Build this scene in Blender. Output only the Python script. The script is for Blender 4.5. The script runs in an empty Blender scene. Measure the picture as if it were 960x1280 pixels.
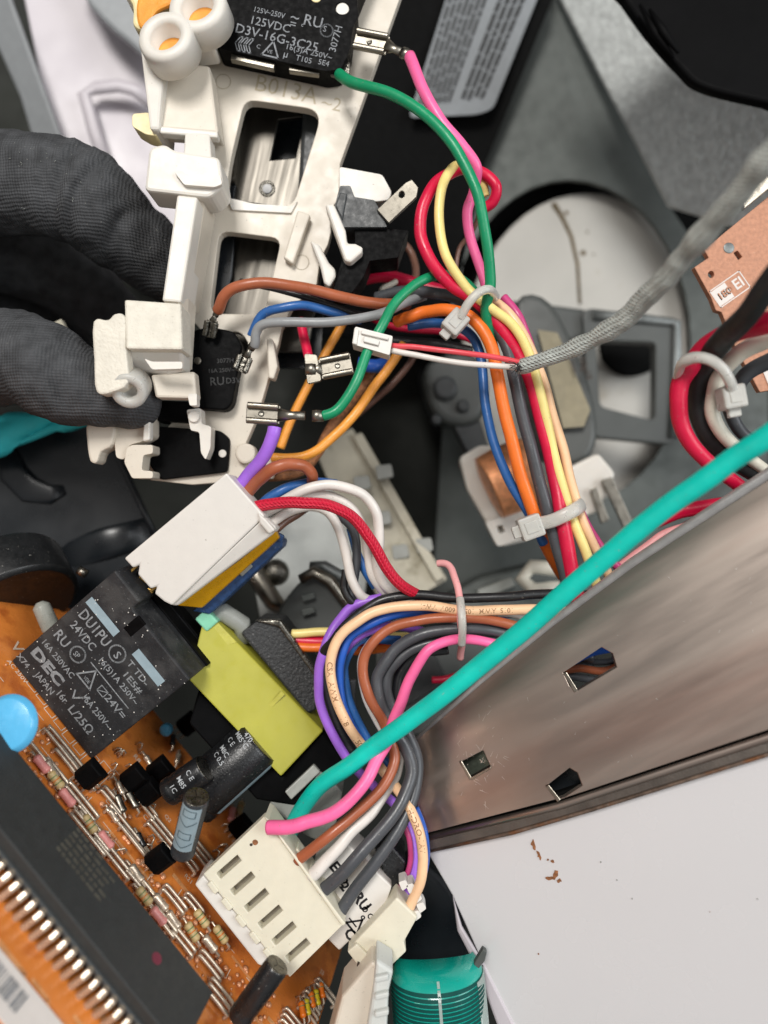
import bpy, bmesh, math, random
from mathutils import Vector, Matrix, noise
random.seed(7)
SC = bpy.context.scene
COL = SC.collection
V = Vector
# ------------------------------------------------------------------ camera, light, exposure
# All lengths below are written in millimetres; 0.001 turns them into metres.
D, F = 123.0, 924.0           # lens height above the plane z = 0, and focal length in picture units
cam_d = bpy.data.cameras.new("camera"); cam = bpy.data.objects.new("camera", cam_d); COL.objects.link(cam)
cam.location = (0, 0, D * .001)
cam_d.sensor_fit = 'VERTICAL'; cam_d.sensor_height = 36; cam_d.lens = 36 * F / 1280
cam_d.clip_start = .002; cam_d.clip_end = 10
cam_d.dof.use_dof = True; cam_d.dof.focus_distance = .121; cam_d.dof.aperture_fstop = 10
SC.camera = cam
w = bpy.data.worlds.new("World"); SC.world = w; w.use_nodes = True
wn, wl = w.node_tree.nodes, w.node_tree.links
bg = wn["Background"]; bg.inputs[1].default_value = .41
wt = wn.new('ShaderNodeTexCoord'); ws = wn.new('ShaderNodeSeparateXYZ'); wr = wn.new('ShaderNodeValToRGB')
wl.new(wt.outputs['Generated'], ws.inputs[0]); wl.new(ws.outputs['Z'], wr.inputs[0])
wr.color_ramp.elements[0].color = (.10, .10, .10, 1); wr.color_ramp.elements[0].position = 0.0
wr.color_ramp.elements[1].color = (1, .985, .97, 1); wr.color_ramp.elements[1].position = .75
wl.new(wr.outputs[0], bg.inputs[0])
def area(name, loc, aim, size, power, col):
    l = bpy.data.lights.new(name, 'AREA'); l.shape = 'RECTANGLE'; l.size, l.size_y = size; l.energy = power; l.color = col
    o = bpy.data.objects.new(name, l); COL.objects.link(o); o.location = loc
    o.rotation_euler = (V(aim) - V(loc)).to_track_quat('-Z', 'Y').to_euler()
area("ceiling_lamp", (-.12, .40, .75), (0, 0, 0), (.24, .24), 6.0, (1, .97, .93))
area("window_light", (.65, .10, .55), (0, 0, 0), (.5, .5), 4.2, (.93, .97, 1))
SC.view_settings.view_transform = 'Standard'; SC.view_settings.look = 'None'
SC.view_settings.exposure = 0; SC.view_settings.gamma = 1; SC.view_settings.use_curve_mapping = False
SC.render.engine = 'CYCLES'; SC.cycles.max_bounces = 6; SC.cycles.use_denoising = True

# ------------------------------------------------------------------ helpers
def P(px, py, z=0.):
    s = (D - z) / F
    return V(((px - 480) * s, (640 - py) * s, z))
def hexc(h):
    return tuple(((c / 255 + .055) / 1.055) ** 2.4 if c > 10 else c / 255 / 12.92 for c in (int(h[i:i + 2], 16) for i in (0, 2, 4))) + (1,)
MATS = {}
def mat(name, col, rough=.45, metal=0., mott=.12, mscale=.5, bump=.15, bscale=3., dust=0., dcol='b9b5ac', spec=.5, kind='noise',
        trans=0., sss=0., coat=0., streak=None, col2=None, c2amt=0., c2scale=.15):
    """mscale, bscale: noise cycles per mm"""
    if name in MATS: return MATS[name]
    m = bpy.data.materials.new(name); m.use_nodes = True; n, l = m.node_tree.nodes, m.node_tree.links
    b = n['Principled BSDF']; tc = n.new('ShaderNodeTexCoord'); mp = n.new('ShaderNodeMapping'); mp.inputs['Scale'].default_value = (1000, 1000, 1000)
    l.new(tc.outputs['Object'], mp.inputs[0])
    src = mp.outputs[0]
    if streak:
        m1 = n.new('ShaderNodeMapping'); m1.inputs['Rotation'].default_value = (0, 0, streak[0]); l.new(src, m1.inputs[0]); src = m1.outputs[0]
        m2 = n.new('ShaderNodeMapping'); m2.inputs['Scale'].default_value = (streak[1], streak[2], streak[1])
        l.new(src, m2.inputs[0]); src2 = m2.outputs[0]
    else: src2 = src
    def nz(sc, det=4, s=src2):
        t = n.new('ShaderNodeTexNoise'); t.inputs['Scale'].default_value = sc; t.inputs['Detail'].default_value = det; l.new(s, t.inputs['Vector']); return t
    c = hexc(col)
    t = nz(mscale)
    rr = n.new('ShaderNodeMapRange'); rr.inputs[1].default_value = .3; rr.inputs[2].default_value = .7
    rr.inputs[3].default_value = 1 - mott; rr.inputs[4].default_value = 1 + mott; l.new(t.outputs[0], rr.inputs[0])
    mx = n.new('ShaderNodeVectorMath'); mx.operation = 'SCALE'; mx.inputs[0].default_value = c[:3]; l.new(rr.outputs[0], mx.inputs['Scale'])
    out = mx.outputs[0]
    def mixin(fac, colour, prev):
        k = n.new('ShaderNodeMix'); k.data_type = 'RGBA'; l.new(fac, k.inputs[0]); l.new(prev, k.inputs[6]); k.inputs[7].default_value = colour; return k.outputs[2]
    if col2:
        t2 = nz(c2scale, 6); r2 = n.new('ShaderNodeMapRange'); r2.inputs[1].default_value = .62 - c2amt; r2.inputs[2].default_value = .72 - c2amt * .6
        l.new(t2.outputs[0], r2.inputs[0]); out = mixin(r2.outputs[0], hexc(col2), out)
    if dust:
        t3 = nz(2.6, 3, src); r3 = n.new('ShaderNodeMapRange'); r3.inputs[1].default_value = .70 - dust * .1; r3.inputs[2].default_value = .80 - dust * .1; r3.inputs[4].default_value = .75
        l.new(t3.outputs[0], r3.inputs[0]); out = mixin(r3.outputs[0], hexc(dcol), out)
    l.new(out, b.inputs['Base Color'])
    b.inputs['Metallic'].default_value = metal; b.inputs['Specular IOR Level'].default_value = spec
    r4 = n.new('ShaderNodeMapRange'); r4.inputs[1].default_value = .3; r4.inputs[2].default_value = .7; r4.inputs[3].default_value = max(.02, rough - .09); r4.inputs[4].default_value = min(1, rough + .11)
    l.new(nz(mscale * 2.3).outputs[0], r4.inputs[0]); l.new(r4.outputs[0], b.inputs['Roughness'])
    if trans: b.inputs['Transmission Weight'].default_value = trans; b.inputs['IOR'].default_value = 1.4
    if sss: b.inputs['Subsurface Weight'].default_value = sss; b.inputs['Subsurface Radius'].default_value = (1, .8, .6); b.inputs['Subsurface Scale'].default_value = .0012
    if coat: b.inputs['Coat Weight'].default_value = coat; b.inputs['Coat Roughness'].default_value = .12
    if bump:
        bp = n.new('ShaderNodeBump'); bp.inputs['Distance'].default_value = .0003; bp.inputs['Strength'].default_value = bump
        if kind == 'noise': l.new(nz(bscale, 5, src2 if streak else src).outputs[0], bp.inputs['Height'])
        elif kind == 'voronoi':
            v = n.new('ShaderNodeTexVoronoi'); v.inputs['Scale'].default_value = bscale; l.new(src, v.inputs['Vector']); l.new(v.outputs['Distance'], bp.inputs['Height'])
        elif kind in ('knit', 'braid'):
            uv = n.new('ShaderNodeUVMap'); a = n.new('ShaderNodeTexWave'); a.wave_type = 'BANDS'; a.bands_direction = 'DIAGONAL' if kind == 'braid' else 'X'
            a.inputs['Scale'].default_value = bscale; a.inputs['Distortion'].default_value = 1.0 if kind == 'braid' else 3.5; a.inputs['Detail'].default_value = 1
            s_ = uv.outputs[0] if kind == 'braid' else src
            l.new(s_, a.inputs['Vector'])
            a2 = n.new('ShaderNodeTexWave'); a2.bands_direction = 'Y'; a2.inputs['Scale'].default_value = bscale * (1 if kind == 'knit' else .6); a2.inputs['Distortion'].default_value = 2.0
            l.new(s_, a2.inputs['Vector'])
            mu = n.new('ShaderNodeMath'); mu.operation = 'ADD' if kind == 'knit' else 'MAXIMUM'; l.new(a.outputs['Fac'], mu.inputs[0]); l.new(a2.outputs['Fac'], mu.inputs[1]); l.new(mu.outputs[0], bp.inputs['Height'])
        l.new(bp.outputs[0], b.inputs['Normal'])
    MATS[name] = m
    return m
def wloc(o):
    p = V((0, 0, 0))
    while o: p += o.location; o = o.parent
    return p
def mk(name, verts, faces, m, parent=None, smooth=False, bevel=0., label=None, cat=None, group=None, kind=None, uvs=None, seg=2):
    """verts in world millimetres; one mesh object with its origin inside it"""
    c = V((0, 0, 0))
    for v in verts: c += V(v)
    c /= max(1, len(verts))
    me = bpy.data.meshes.new(name)
    me.from_pydata([tuple((V(v) - c) * .001) for v in verts], [], faces); me.update()
    if uvs:
        ul = me.uv_layers.new(name='UVMap')
        for lp in me.loops: ul.data[lp.index].uv = uvs[lp.vertex_index]
    o = bpy.data.objects.new(name, me); COL.objects.link(o); me.materials.append(m)
    if parent: o.parent = parent; o.location = c * .001 - wloc(parent)
    else: o.location = c * .001
    if smooth: me.polygons.foreach_set('use_smooth', [True] * len(me.polygons))
    if bevel:
        b = o.modifiers.new('bevel', 'BEVEL'); b.width = bevel * .001; b.segments = seg; b.limit_method = 'ANGLE'; b.angle_limit = .6
        b.harden_normals = False
    tag(o, label, cat, group, kind)
    return o
def tag(o, label=None, cat=None, group=None, kind=None):
    for k, v in (('label', label), ('category', cat), ('group', group), ('kind', kind)):
        if v: o[k] = v
    return o
def thing(name, label, cat, at, group=None):
    o = bpy.data.objects.new(name, None); COL.objects.link(o); o.location = V(at) * .001; o.empty_display_size = .005
    return tag(o, label, cat, group)
def xyz(p): return P(*p) if not isinstance(p, Vector) else p
def fit_plane(ps):
    """best plane z = a + b x + c y through world points, as (point, normal)"""
    n = len(ps); c = sum(ps, V((0, 0, 0))) / n; xx = xy = yy = xz = yz = 0
    for p in ps:
        d = p - c; xx += d.x * d.x; xy += d.x * d.y; yy += d.y * d.y; xz += d.x * d.z; yz += d.y * d.z
    det = xx * yy - xy * xy
    if abs(det) < 1e-9: return c, V((0, 0, 1))
    b, e = (xz * yy - yz * xy) / det, (yz * xx - xz * xy) / det
    return c, V((-b, -e, 1)).normalized()
def on_plane(px, py, pl):
    o = V((0, 0, D)); d = P(px, py, 0) - o
    return o + d * ((pl[0] - o).dot(pl[1]) / d.dot(pl[1]))
def plane_heights(a, b, c):
    """gives the heights of one flat sheet through three photograph points"""
    A, B, C = P(*a), P(*b), P(*c); pl = (A, (B - A).cross(C - A).normalized())
    return lambda q, dz=0.: [(x, y, on_plane(x, y, pl).z + dz) for x, y in q]
def prism_data(top, vec, holes=()):
    """extruded outline: top = list of points (px, py, z) or Vectors; vec = mm vector"""
    bm = bmesh.new(); vec = V(vec)
    if len(top) > 3 and not any(isinstance(p, Vector) for p in top):
        w3 = [P(*p) for p in top]; pl = fit_plane(w3)
        if max(abs((p - pl[0]).dot(pl[1])) for p in w3) > 1e-3:
            top = [on_plane(p[0], p[1], pl) for p in top]; holes = [[on_plane(p[0], p[1], pl) for p in h] for h in holes]
    loops = [[bm.verts.new(xyz(p)) for p in lp] for lp in [top] + list(holes)]
    es = []
    for lp in loops:
        es += [bm.edges.new((lp[i], lp[(i + 1) % len(lp)])) for i in range(len(lp))]
    if holes:
        bmesh.ops.triangle_fill(bm, edges=es, use_beauty=True, use_dissolve=False)
    else: bm.faces.new(loops[0])
    fs = list(bm.faces)
    r = bmesh.ops.extrude_face_region(bm, geom=fs)
    nv = [g for g in r['geom'] if isinstance(g, bmesh.types.BMVert)]
    bmesh.ops.translate(bm, verts=nv, vec=vec)
    bmesh.ops.recalc_face_normals(bm, faces=bm.faces)
    bm.verts.index_update()
    d = ([v.co.copy() for v in bm.verts], [[v.index for v in f.verts] for f in bm.faces]); bm.free()
    return d
def slab(name, top, vec, m, parent=None, holes=(), bevel=.25, **k):
    if not isinstance(vec, (tuple, list, Vector)): vec = (0, 0, -vec)
    v, f = prism_data(top, vec, holes)
    return mk(name, v, f, m, parent, bevel=bevel, **k)
def join(ds):
    vs, fs = [], []
    for v, f in ds:
        n = len(vs); vs += v; fs += [[i + n for i in q] for q in f]
    return vs, fs
def crom(pts, n=10):
    out = []
    q = [pts[0]] + list(pts) + [pts[-1]]
    for i in range(1, len(q) - 2):
        a, b, c, d = q[i - 1:i + 3]
        for k in range(n):
            t = k / n
            out.append(tuple(.5 * (2 * b[j] + (c[j] - a[j]) * t + (2 * a[j] - 5 * b[j] + 4 * c[j] - d[j]) * t * t + (-a[j] + 3 * b[j] - 3 * c[j] + d[j]) * t ** 3) for j in range(len(b))))
    out.append(tuple(pts[-1])); return out
def tube_data(path, rad, sides=12, flat=1., lumpy=0., caps=True):
    vs, fs, uv = [], [], []
    n = len(path); up = V((0, 0, 1)); acc = 0
    for i, p in enumerate(path):
        t = (path[min(i + 1, n - 1)] - path[max(i - 1, 0)]).normalized()
        if i: acc += (p - path[i - 1]).length
        x = t.cross(up)
        if x.length < .05: x = V((1, 0, 0)).cross(t).cross(t) if abs(t.x) < .9 else V((0, 1, 0))
        x.normalize(); y = x.cross(t).normalized()
        r = rad[i] if isinstance(rad, (list, tuple)) else rad
        if lumpy: r *= 1 + lumpy * noise.noise(V((acc * .35, 0, 3.1)))
        for k in range(sides):
            a = 2 * math.pi * k / sides
            vs.append(p + x * math.cos(a) * r + y * math.sin(a) * r * flat); uv.append((acc, k / sides * 6))
    for i in range(n - 1):
        for k in range(sides):
            a, b = i * sides + k, i * sides + (k + 1) % sides
            fs.append([a, b, b + sides, a + sides])
    if caps: fs += [list(range(sides))[::-1], [(n - 1) * sides + k for k in range(sides)]]
    return vs, fs, uv
def tube(name, path, rad, m, parent=None, sides=12, flat=1., lumpy=0., **k):
    v, f, uv = tube_data(path, rad, sides, flat, lumpy)
    return mk(name, v, f, m, parent, smooth=True, uvs=uv, **k)
WIRES = {}
def path_of(pts, wpx, n=9):
    pts = [p if len(p) > 2 else (p[0], p[1], 0) for p in pts]
    if isinstance(wpx, (int, float)): pts = [tuple(p[:3]) + (wpx,) for p in pts]
    else:
        m_ = len(pts) - 1
        pts = [tuple(p[:3]) + (wpx[0] + (wpx[1] - wpx[0]) * i / m_,) for i, p in enumerate(pts)]
    s = crom(pts, n)
    path, rad = [], []
    for i, (px, py, z, wd) in enumerate(s):
        j = noise.noise(V((i * .13, len(s) * 1.7, 0))) * .2
        path.append(P(px, py, z) + V((j, -j, j))); rad.append(wd * .5 * (D - z) / F)
    return path, rad
def wire(pts, wpx, m, label, name='wire', cat='wire', group='insulated wires of the harness', **k):
    path, rad = path_of(pts, wpx)
    o = tube(name, path, rad, m, None, label=label, cat=cat, group=group, sides=14, **k)
    WIRES[o.name] = (path, rad)
    return o
TXT = {}
def glyphs(s, bold=.0):
    if (s, bold) in TXT: return TXT[(s, bold)]
    c = bpy.data.curves.new('print', 'FONT'); c.body = s; c.size = 1; c.offset = bold; c.resolution_u = 2; c.fill_mode = 'FRONT'
    o = bpy.data.objects.new('print', c); me = bpy.data.meshes.new_from_object(o)
    r = ([v.co.copy() for v in me.vertices], [list(p.vertices) for p in me.polygons])
    bpy.data.objects.remove(o); bpy.data.curves.remove(c); bpy.data.meshes.remove(me)
    TXT[(s, bold)] = r
    return r
def put(data, o, ex, ey, size=1., wide=1., lift=.03):
    ez = ex.cross(ey).normalized()
    return [o + ex * (v[0] * size * wide) + ey * (v[1] * size) + ez * lift for v in data[0]], data[1]
def shape2(pts, wd=.08, closed=True):
    """line drawing of unit size"""
    vs, fs = [], []; m_ = len(pts)
    for i in range(m_ if closed else m_ - 1):
        a, b = V(pts[i] + (0,)), V(pts[(i + 1) % m_] + (0,)); d = (b - a).normalized(); q = V((-d.y, d.x, 0)) * wd / 2; d *= wd / 2
        n = len(vs); vs += [a - d - q, b + d - q, b + d + q, a - d + q]; fs.append([n, n + 1, n + 2, n + 3])
    return vs, fs
def ring2(r=.5, n=20, wd=.08): return shape2([(r * math.cos(2 * math.pi * i / n) + .5, r * math.sin(2 * math.pi * i / n) + .5) for i in range(n)], wd)
def rect2(w_, h_): return [V((0, 0, 0)), V((w_, 0, 0)), V((w_, h_, 0)), V((0, h_, 0))], [[0, 1, 2, 3]]
def printed(items, o, ex, ey, m, parent, name='printed_marking', lift=.04, bold=.012):
    """items: (text or shape, x, y, size[, wide][, rot]) in mm on the face whose lower-left corner is o"""
    ds = []
    for it in items:
        s, x, y, sz = it[:4]; wide = it[4] if len(it) > 4 else 1.; rot = it[5] if len(it) > 5 else 0.
        a, b = ex * math.cos(rot) + ey * math.sin(rot), ey * math.cos(rot) - ex * math.sin(rot)
        ds.append(put(glyphs(s, bold) if isinstance(s, str) else s, o + ex * x + ey * y, a, b, sz, wide, lift))
    v, f = join(ds)
    return mk(name, v, f, m, parent)
def wire_print(w_, s, start, size, m, side=1., off=0.):
    """lettering that follows a wire, on the side towards the lens; start in mm along the wire"""
    path, rad = WIRES[w_.name]; L = [0]
    for i in range(1, len(path)): L.append(L[-1] + (path[i] - path[i - 1]).length)
    d = glyphs(s, .01); vs = []
    for v in d[0]:
        a = start + side * v[0] * size
        a = min(max(a, 0), L[-1] - .001); i = max(j for j in range(len(L) - 1) if L[j] <= a)
        t = (a - L[i]) / (L[i + 1] - L[i]); p = path[i].lerp(path[i + 1], t); tg = (path[i + 1] - path[i]).normalized() * side
        r = rad[i] + .03; h = (v[1] - .35) * size / r + off; x = V((0, 0, 1)).cross(tg).normalized(); y = tg.cross(x).normalized()
        if y.z < 0: y = -y
        vs.append(p + y * math.cos(h) * r + x * math.sin(h) * r)
    return mk('printed_marking', vs, d[1], m, w_)
def box(c, ax, half):
    """box data; ax = three unit axes, half = half sizes in mm"""
    a, b, e = [ax[i] * half[i] for i in range(3)]
    vs = [c + a * x + b * y + e * z for z in (-1, 1) for y in (-1, 1) for x in (-1, 1)]
    return vs, [[0, 2, 3, 1], [4, 5, 7, 6], [0, 1, 5, 4], [2, 6, 7, 3], [0, 4, 6, 2], [1, 3, 7, 5]]
def lathe(o, ax, prof, n=32, ref=None):
    """prof: (radius, height) list"""
    ax = ax.normalized(); x = ax.cross(ref or V((0.3, .2, 1))).normalized(); y = ax.cross(x)
    vs = [o + ax * h + (x * math.cos(2 * math.pi * k / n) + y * math.sin(2 * math.pi * k / n)) * r for r, h in prof for k in range(n)]
    fs = [[i * n + k, i * n + (k + 1) % n, (i + 1) * n + (k + 1) % n, (i + 1) * n + k] for i in range(len(prof) - 1) for k in range(n)]
    fs += [list(range(n))[::-1], [(len(prof) - 1) * n + k for k in range(n)]]
    return vs, fs
def turned(name, o, ax, prof, m, parent=None, n=32, **k):
    v, f = lathe(o, ax, prof, n); ob = mk(name, v, f, m, parent, **k)
    ob.data.polygons.foreach_set('use_smooth', [len(p.vertices) == 4 for p in ob.data.polygons])
    md = ob.modifiers.new('bevel', 'BEVEL'); md.width = .00015; md.segments = 2; md.limit_method = 'ANGLE'; md.angle_limit = .7
    return ob
def copy_tree(o, loc_mm, rot=None):
    """a copy of a thing and of each of its parts; they share mesh data"""
    c = o.copy(); COL.objects.link(c); c.location = V(loc_mm) * .001
    if rot is not None: c.rotation_mode = 'QUATERNION'; c.rotation_quaternion = rot
    for ch in o.children:
        e = ch.copy(); COL.objects.link(e); e.parent = c
        for g in ch.children:
            h = g.copy(); COL.objects.link(h); h.parent = e
    return c
def poly_smooth(pts, n=5, closed=True):
    """rounded outline through px points"""
    m_ = len(pts); out = []
    for i in range(m_):
        a, b, c, d = [pts[(i + j) % m_] for j in (-1, 0, 1, 2)]
        for k in range(n):
            t = k / n
            out.append(tuple(.5 * (2 * b[j] + (c[j] - a[j]) * t + (2 * a[j] - 5 * b[j] + 4 * c[j] - d[j]) * t * t + (-a[j] + 3 * b[j] - 3 * c[j] + d[j]) * t ** 3) for j in range(len(b))))
    return out
def rounded(pts, r=6, n=3):
    """cuts each corner of a px outline with a small arc"""
    out = []; m_ = len(pts)
    for i in range(m_):
        a, b, c = V(pts[i - 1]), V(pts[i]), V(pts[(i + 1) % m_])
        da, dc = (a - b), (c - b); ra = min(r, da.length * .45); rc = min(r, dc.length * .45)
        s, e = b + da.normalized() * ra, b + dc.normalized() * rc
        for k in range(n + 1):
            t = k / n; out.append(tuple(s * (1 - t) ** 2 + b * (2 * t * (1 - t)) + e * t * t))
    return out
def zz(pts, z, dzx=0., dzy=0.):
    """adds a height to px points: z plus slopes in mm per 100 px about the picture centre"""
    return [(p[0], p[1], z + dzx * (p[0] - 480) / 100 + dzy * (p[1] - 640) / 100) for p in pts]

# ------------------------------------------------------------------ materials
M = {}
def pvc(key, col, **k):
    M[key] = mat('pvc_' + key, col, rough=k.get('rough', .36), mott=.10, mscale=.25, bump=.14, bscale=.9, dust=k.get('dust', .3), dcol='8d867b', spec=.5)
for kk, cc in dict(green='0b8a5c', pink='f4689f', crimson='d0103f', pale_yellow='f0dc8c', orange='ee7426', charcoal='47494d', blue='2a5fa0', peach='eec39a',
                   magenta='c2447c', brown='a2593a', black='1d1d1f', grey='8d8f90', red='c81f35', amber='a8661d', dull_brown='6e4c3e', white='d8d2cb',
                   purple='a068d8', teal='00c0b0', bright_blue='2458b4', salmon='e8a3a3', rust='b04f2a', red_thin='dc4a54', ivory='d9d4c4').items(): pvc(kk, cc)
M['nylon'] = mat('white_nylon', 'dad5cc', rough=.42, mott=.05, mscale=.12, bump=.08, bscale=1.2, dust=.05, dcol='8a7c66', sss=.15)
M['nylon_dirty'] = mat('dusty_white_nylon', 'd6d0c2', rough=.6, mott=.07, mscale=.5, bump=.5, bscale=2.2, dust=.25, dcol='a79f8e')
M['nylon_cream'] = mat('cream_nylon', 'd0c7b8', rough=.42, mott=.05, mscale=.15, bump=.08, bscale=1.2, dust=.16, dcol='5c5648')
M['nylon_yellow'] = mat('yellowed_nylon', 'efe0ac', rough=.4, mott=.08, bump=.1)
M['amber'] = mat('amber_resin', 'f0a040', rough=.35, mott=.1, sss=.2)
M['tie'] = mat('cable_tie_nylon', 'd8d6cf', rough=.34, mott=.04, trans=.35, sss=.1, bump=.06)
M['con'] = mat('ivory_connector_plastic', 'd8d2be', rough=.42, mott=.03, bump=.06, dust=.05, dcol='8f866d', sss=.1)
M['con_white'] = mat('white_connector_plastic', 'dad6cf', rough=.4, mott=.02, bump=.05, dust=.03, dcol='98948c')
M['blackp'] = mat('black_switch_plastic', '09090a', rough=.5, mott=.2, bump=.08, bscale=4, dust=.0, spec=.06)
M['relayp'] = mat('dusty_black_relay_plastic', '27282a', rough=.55, spec=.3, mott=.28, mscale=.35, bump=.18, bscale=3, dust=.5, dcol='6a6b6c', col2='3c3c3c', c2amt=.1, c2scale=.2)
M['capp'] = mat('dusty_black_sleeve', '161719', rough=.33, mott=.3, mscale=1.2, bump=.2, bscale=3, dust=.42, dcol='83837f')
M['capp_clean'] = mat('black_sleeve', '1a1b1d', rough=.3, mott=.2, bump=.1, dust=.15)
M['ink'] = mat('pale_ink', 'a9adb0', rough=.6, mott=.3, mscale=2, bump=0)
M['ink_dim'] = mat('grey_ink', '75787c', rough=.6, mott=.35, mscale=2, bump=0)
M['ink_bar'] = mat('blue_grey_ink', '8fa3ac', rough=.55, mott=.08, bump=0)
M['ink_dark'] = mat('dark_ink', '3a2f28', rough=.6, mott=.2, bump=0)
M['ink_faint'] = mat('faint_brown_ink', '97714f', rough=.6, mott=.2, bump=0)
M['ink_white'] = mat('white_silkscreen', 'dfc9b4', rough=.6, mott=.2, bump=0)
M['tin'] = mat('tinned_metal', '8a857b', rough=.34, metal=1, mott=.12, mscale=.5, bump=.02, bscale=2)
M['tin_dark'] = mat('soldered_dark_metal', '6c6962', rough=.3, metal=1, mott=.4, mscale=1, bump=.5, bscale=1.5)
M['steel'] = mat('brushed_steel', 'a2968d', rough=.36, metal=.92, mott=.035, mscale=.16, bump=.012, bscale=3.0, streak=(-.64, .12, 1.0), col2='968278', c2amt=.08, c2scale=.07)  # col2 paints the brownish pink reflections into the steel
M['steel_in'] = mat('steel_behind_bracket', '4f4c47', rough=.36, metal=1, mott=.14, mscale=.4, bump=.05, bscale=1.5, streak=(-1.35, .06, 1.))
M['galv'] = mat('galvanised_sheet', '7c807f', rough=.42, metal=.75, mott=.22, mscale=.22, bump=.30, bscale=.75)
M['galv_spangle_lit'] = mat('lit_spangled_galvanised_sheet', 'cfd3d1', rough=.5, metal=.1, mott=.17, mscale=.5, bump=1.0, bscale=.8)  # paler copy of the housing sheet; light on the flange put into colour
M['galv_dark'] = mat('dark_galvanised_sheet', '525653', rough=.55, metal=.3, mott=.12, mscale=.15, bump=.15, bscale=.8)
M['floor'] = mat('shadowed_sheet_metal', '292b27', rough=.6, metal=.2, spec=.3, mott=.25, mscale=.05, bump=.15, bscale=.6)  # shade of the deep interior put into the base colour
M['paint_black'] = mat('black_painted_sheet', '101010', rough=.7, spec=.05, mott=.1, bump=.1)
M['gloss_black'] = mat('glossy_black_plastic', '171b1f', rough=.3, mott=.2, mscale=.05, bump=.04, bscale=.3)
M['label_grey'] = mat('grey_label', '7f8386', rough=.5, mott=.06, bump=0)
M['label_ink'] = mat('label_ink', '1c1d1e', rough=.6, mott=.1, bump=0)
M['glove'] = mat('black_knit_glove', '414244', rough=.78, mott=.35, mscale=.4, bump=.38, bscale=.66, kind='knit', dust=.08, dcol='8e8c86', spec=.3)
M['white_paint'] = mat('white_enamel', 'cfcdce', rough=.22, mott=.008, mscale=.05, bump=.05, bscale=.25, coat=.3)
M['lilac_paint'] = mat('lilac_white_enamel', 'c4bdc2', rough=.4, mott=.05, mscale=.03, bump=.03, bscale=.3)
M['grey_paint'] = mat('grey_enamel', '8d9092', rough=.35, mott=.05, bump=.03)
M['rust'] = mat('bare_rusty_steel', '8a5a38', rough=.7, mott=.45, mscale=1.5, bump=.5)
M['rust_edge'] = mat('rusty_metal_edge', '6b5a4e', rough=.5, metal=.5, mott=.4, mscale=.5, bump=.5, bscale=1.5, col2='7a5236', c2amt=.1, c2scale=.3)
M['teal_cloth'] = mat('teal_cloth', '40d8e0', rough=.7, mott=.1, mscale=.2, bump=.5, bscale=.5)
M['plastic_grey'] = mat('grey_motor_plastic', '484b49', rough=.45, mott=.12, mscale=.1, bump=.1)
M['plastic_dk'] = mat('dark_motor_plastic', '2f3233', rough=.45, mott=.2, bump=.1)
M['fan'] = mat('white_fan_plastic', 'b2afa8', rough=.55, mott=.08, mscale=.06, bump=.08, bscale=.4, col2='9c9484', c2amt=.02, c2scale=.06)
M['stain'] = mat('brown_crack_stain', '5f5036', rough=.8, mott=.3)
M['copper'] = mat('copper_wire', 'f2a876', rough=.42, metal=.45, mott=.25, mscale=.6, bump=.2)
M['pcb'] = mat('orange_board', 'd27c36', rough=.28, mott=.12, mscale=.12, bump=.2, bscale=1.0, col2='b05e28', c2amt=.1, c2scale=.22, coat=.25)
M['pcb_edge'] = mat('tan_board', 'b98468', rough=.6, mott=.15, mscale=1.5, bump=.2, bscale=3, dust=.1, dcol='d8b8a0')
M['track'] = mat('lacquered_track', 'dfa06a', rough=.3, metal=.25, mott=.2, mscale=.6, bump=.1)
M['jumper'] = mat('tinned_jumper', 'cbbba8', rough=.28, metal=.7, mott=.2, bump=.1)
M['chip'] = mat('black_chip_epoxy', '2a2c2c', rough=.6, mott=.1, bump=.15)
M['chip_text'] = mat('chip_laser_marking', '45433c', rough=.6, mott=.35, mscale=1.2, bump=0)
M['yellow_tape'] = mat('yellow_transformer_tape', 'aaa63a', rough=.4, mott=.05, mscale=.2, bump=.1, bscale=.5, dust=.06, dcol='7e7a3a')
M['yellow_film'] = mat('amber_film', 'd9a012', rough=.3, mott=.08, bump=.1, trans=.25)
M['blue_dusty'] = mat('dusty_navy_plastic', '22406a', rough=.5, mott=.3, mscale=1.2, bump=.3, dust=.4, dcol='76869a')
M['ferrite'] = mat('dusty_black_ferrite', '232425', rough=.5, mott=.4, mscale=1.5, bump=.7, bscale=2.2, dust=.5, dcol='858585')
M['cap_blue'] = mat('blue_ceramic', '58b0dd', rough=.25, mott=.05, bump=.05)
M['aqua'] = mat('aqua_tape', '7fc4a4', rough=.35, mott=.1, bump=.1)
M['ribbon'] = mat('teal_flexible_film', '0a9c8c', rough=.25, mott=.05, mscale=.2, bump=.05, coat=.5)
M['ribbon_track'] = mat('dark_film_conductor', '0a4641', spec=.15, rough=.6, mott=.1, bump=0)
M['clear'] = mat('milky_film', 'c9d8d2', rough=.2, mott=.03, bump=.03, trans=.5)
M['sleeve'] = mat('grey_braided_sleeve', 'bfc4be', rough=.55, mott=.22, mscale=.7, bump=1.0, bscale=1.1, kind='braid', dust=.15)
M['fabric_red'] = mat('braided_red_sleeve', 'cc1236', rough=.5, mott=.1, mscale=1.5, bump=.7, bscale=1.0, kind='braid')
M['black_sleeve'] = mat('matt_black_sleeve', '232526', rough=.5, mott=.15, bump=.15)
M['sticker'] = mat('white_sticker', 'd9d2cc', rough=.5, mott=.03, bump=0)
M['band1'] = mat('resistor_body', 'b8a070', rough=.4); M['pinkish'] = mat('pink_glass_body', 'd98c86', rough=.3)
M['band2'] = mat('green_band', '5c7a4a', rough=.4); M['led_y'] = mat('yellow_band', 'c4b020', rough=.4); M['led_o'] = mat('orange_band', 'd06a18', rough=.4)
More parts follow.
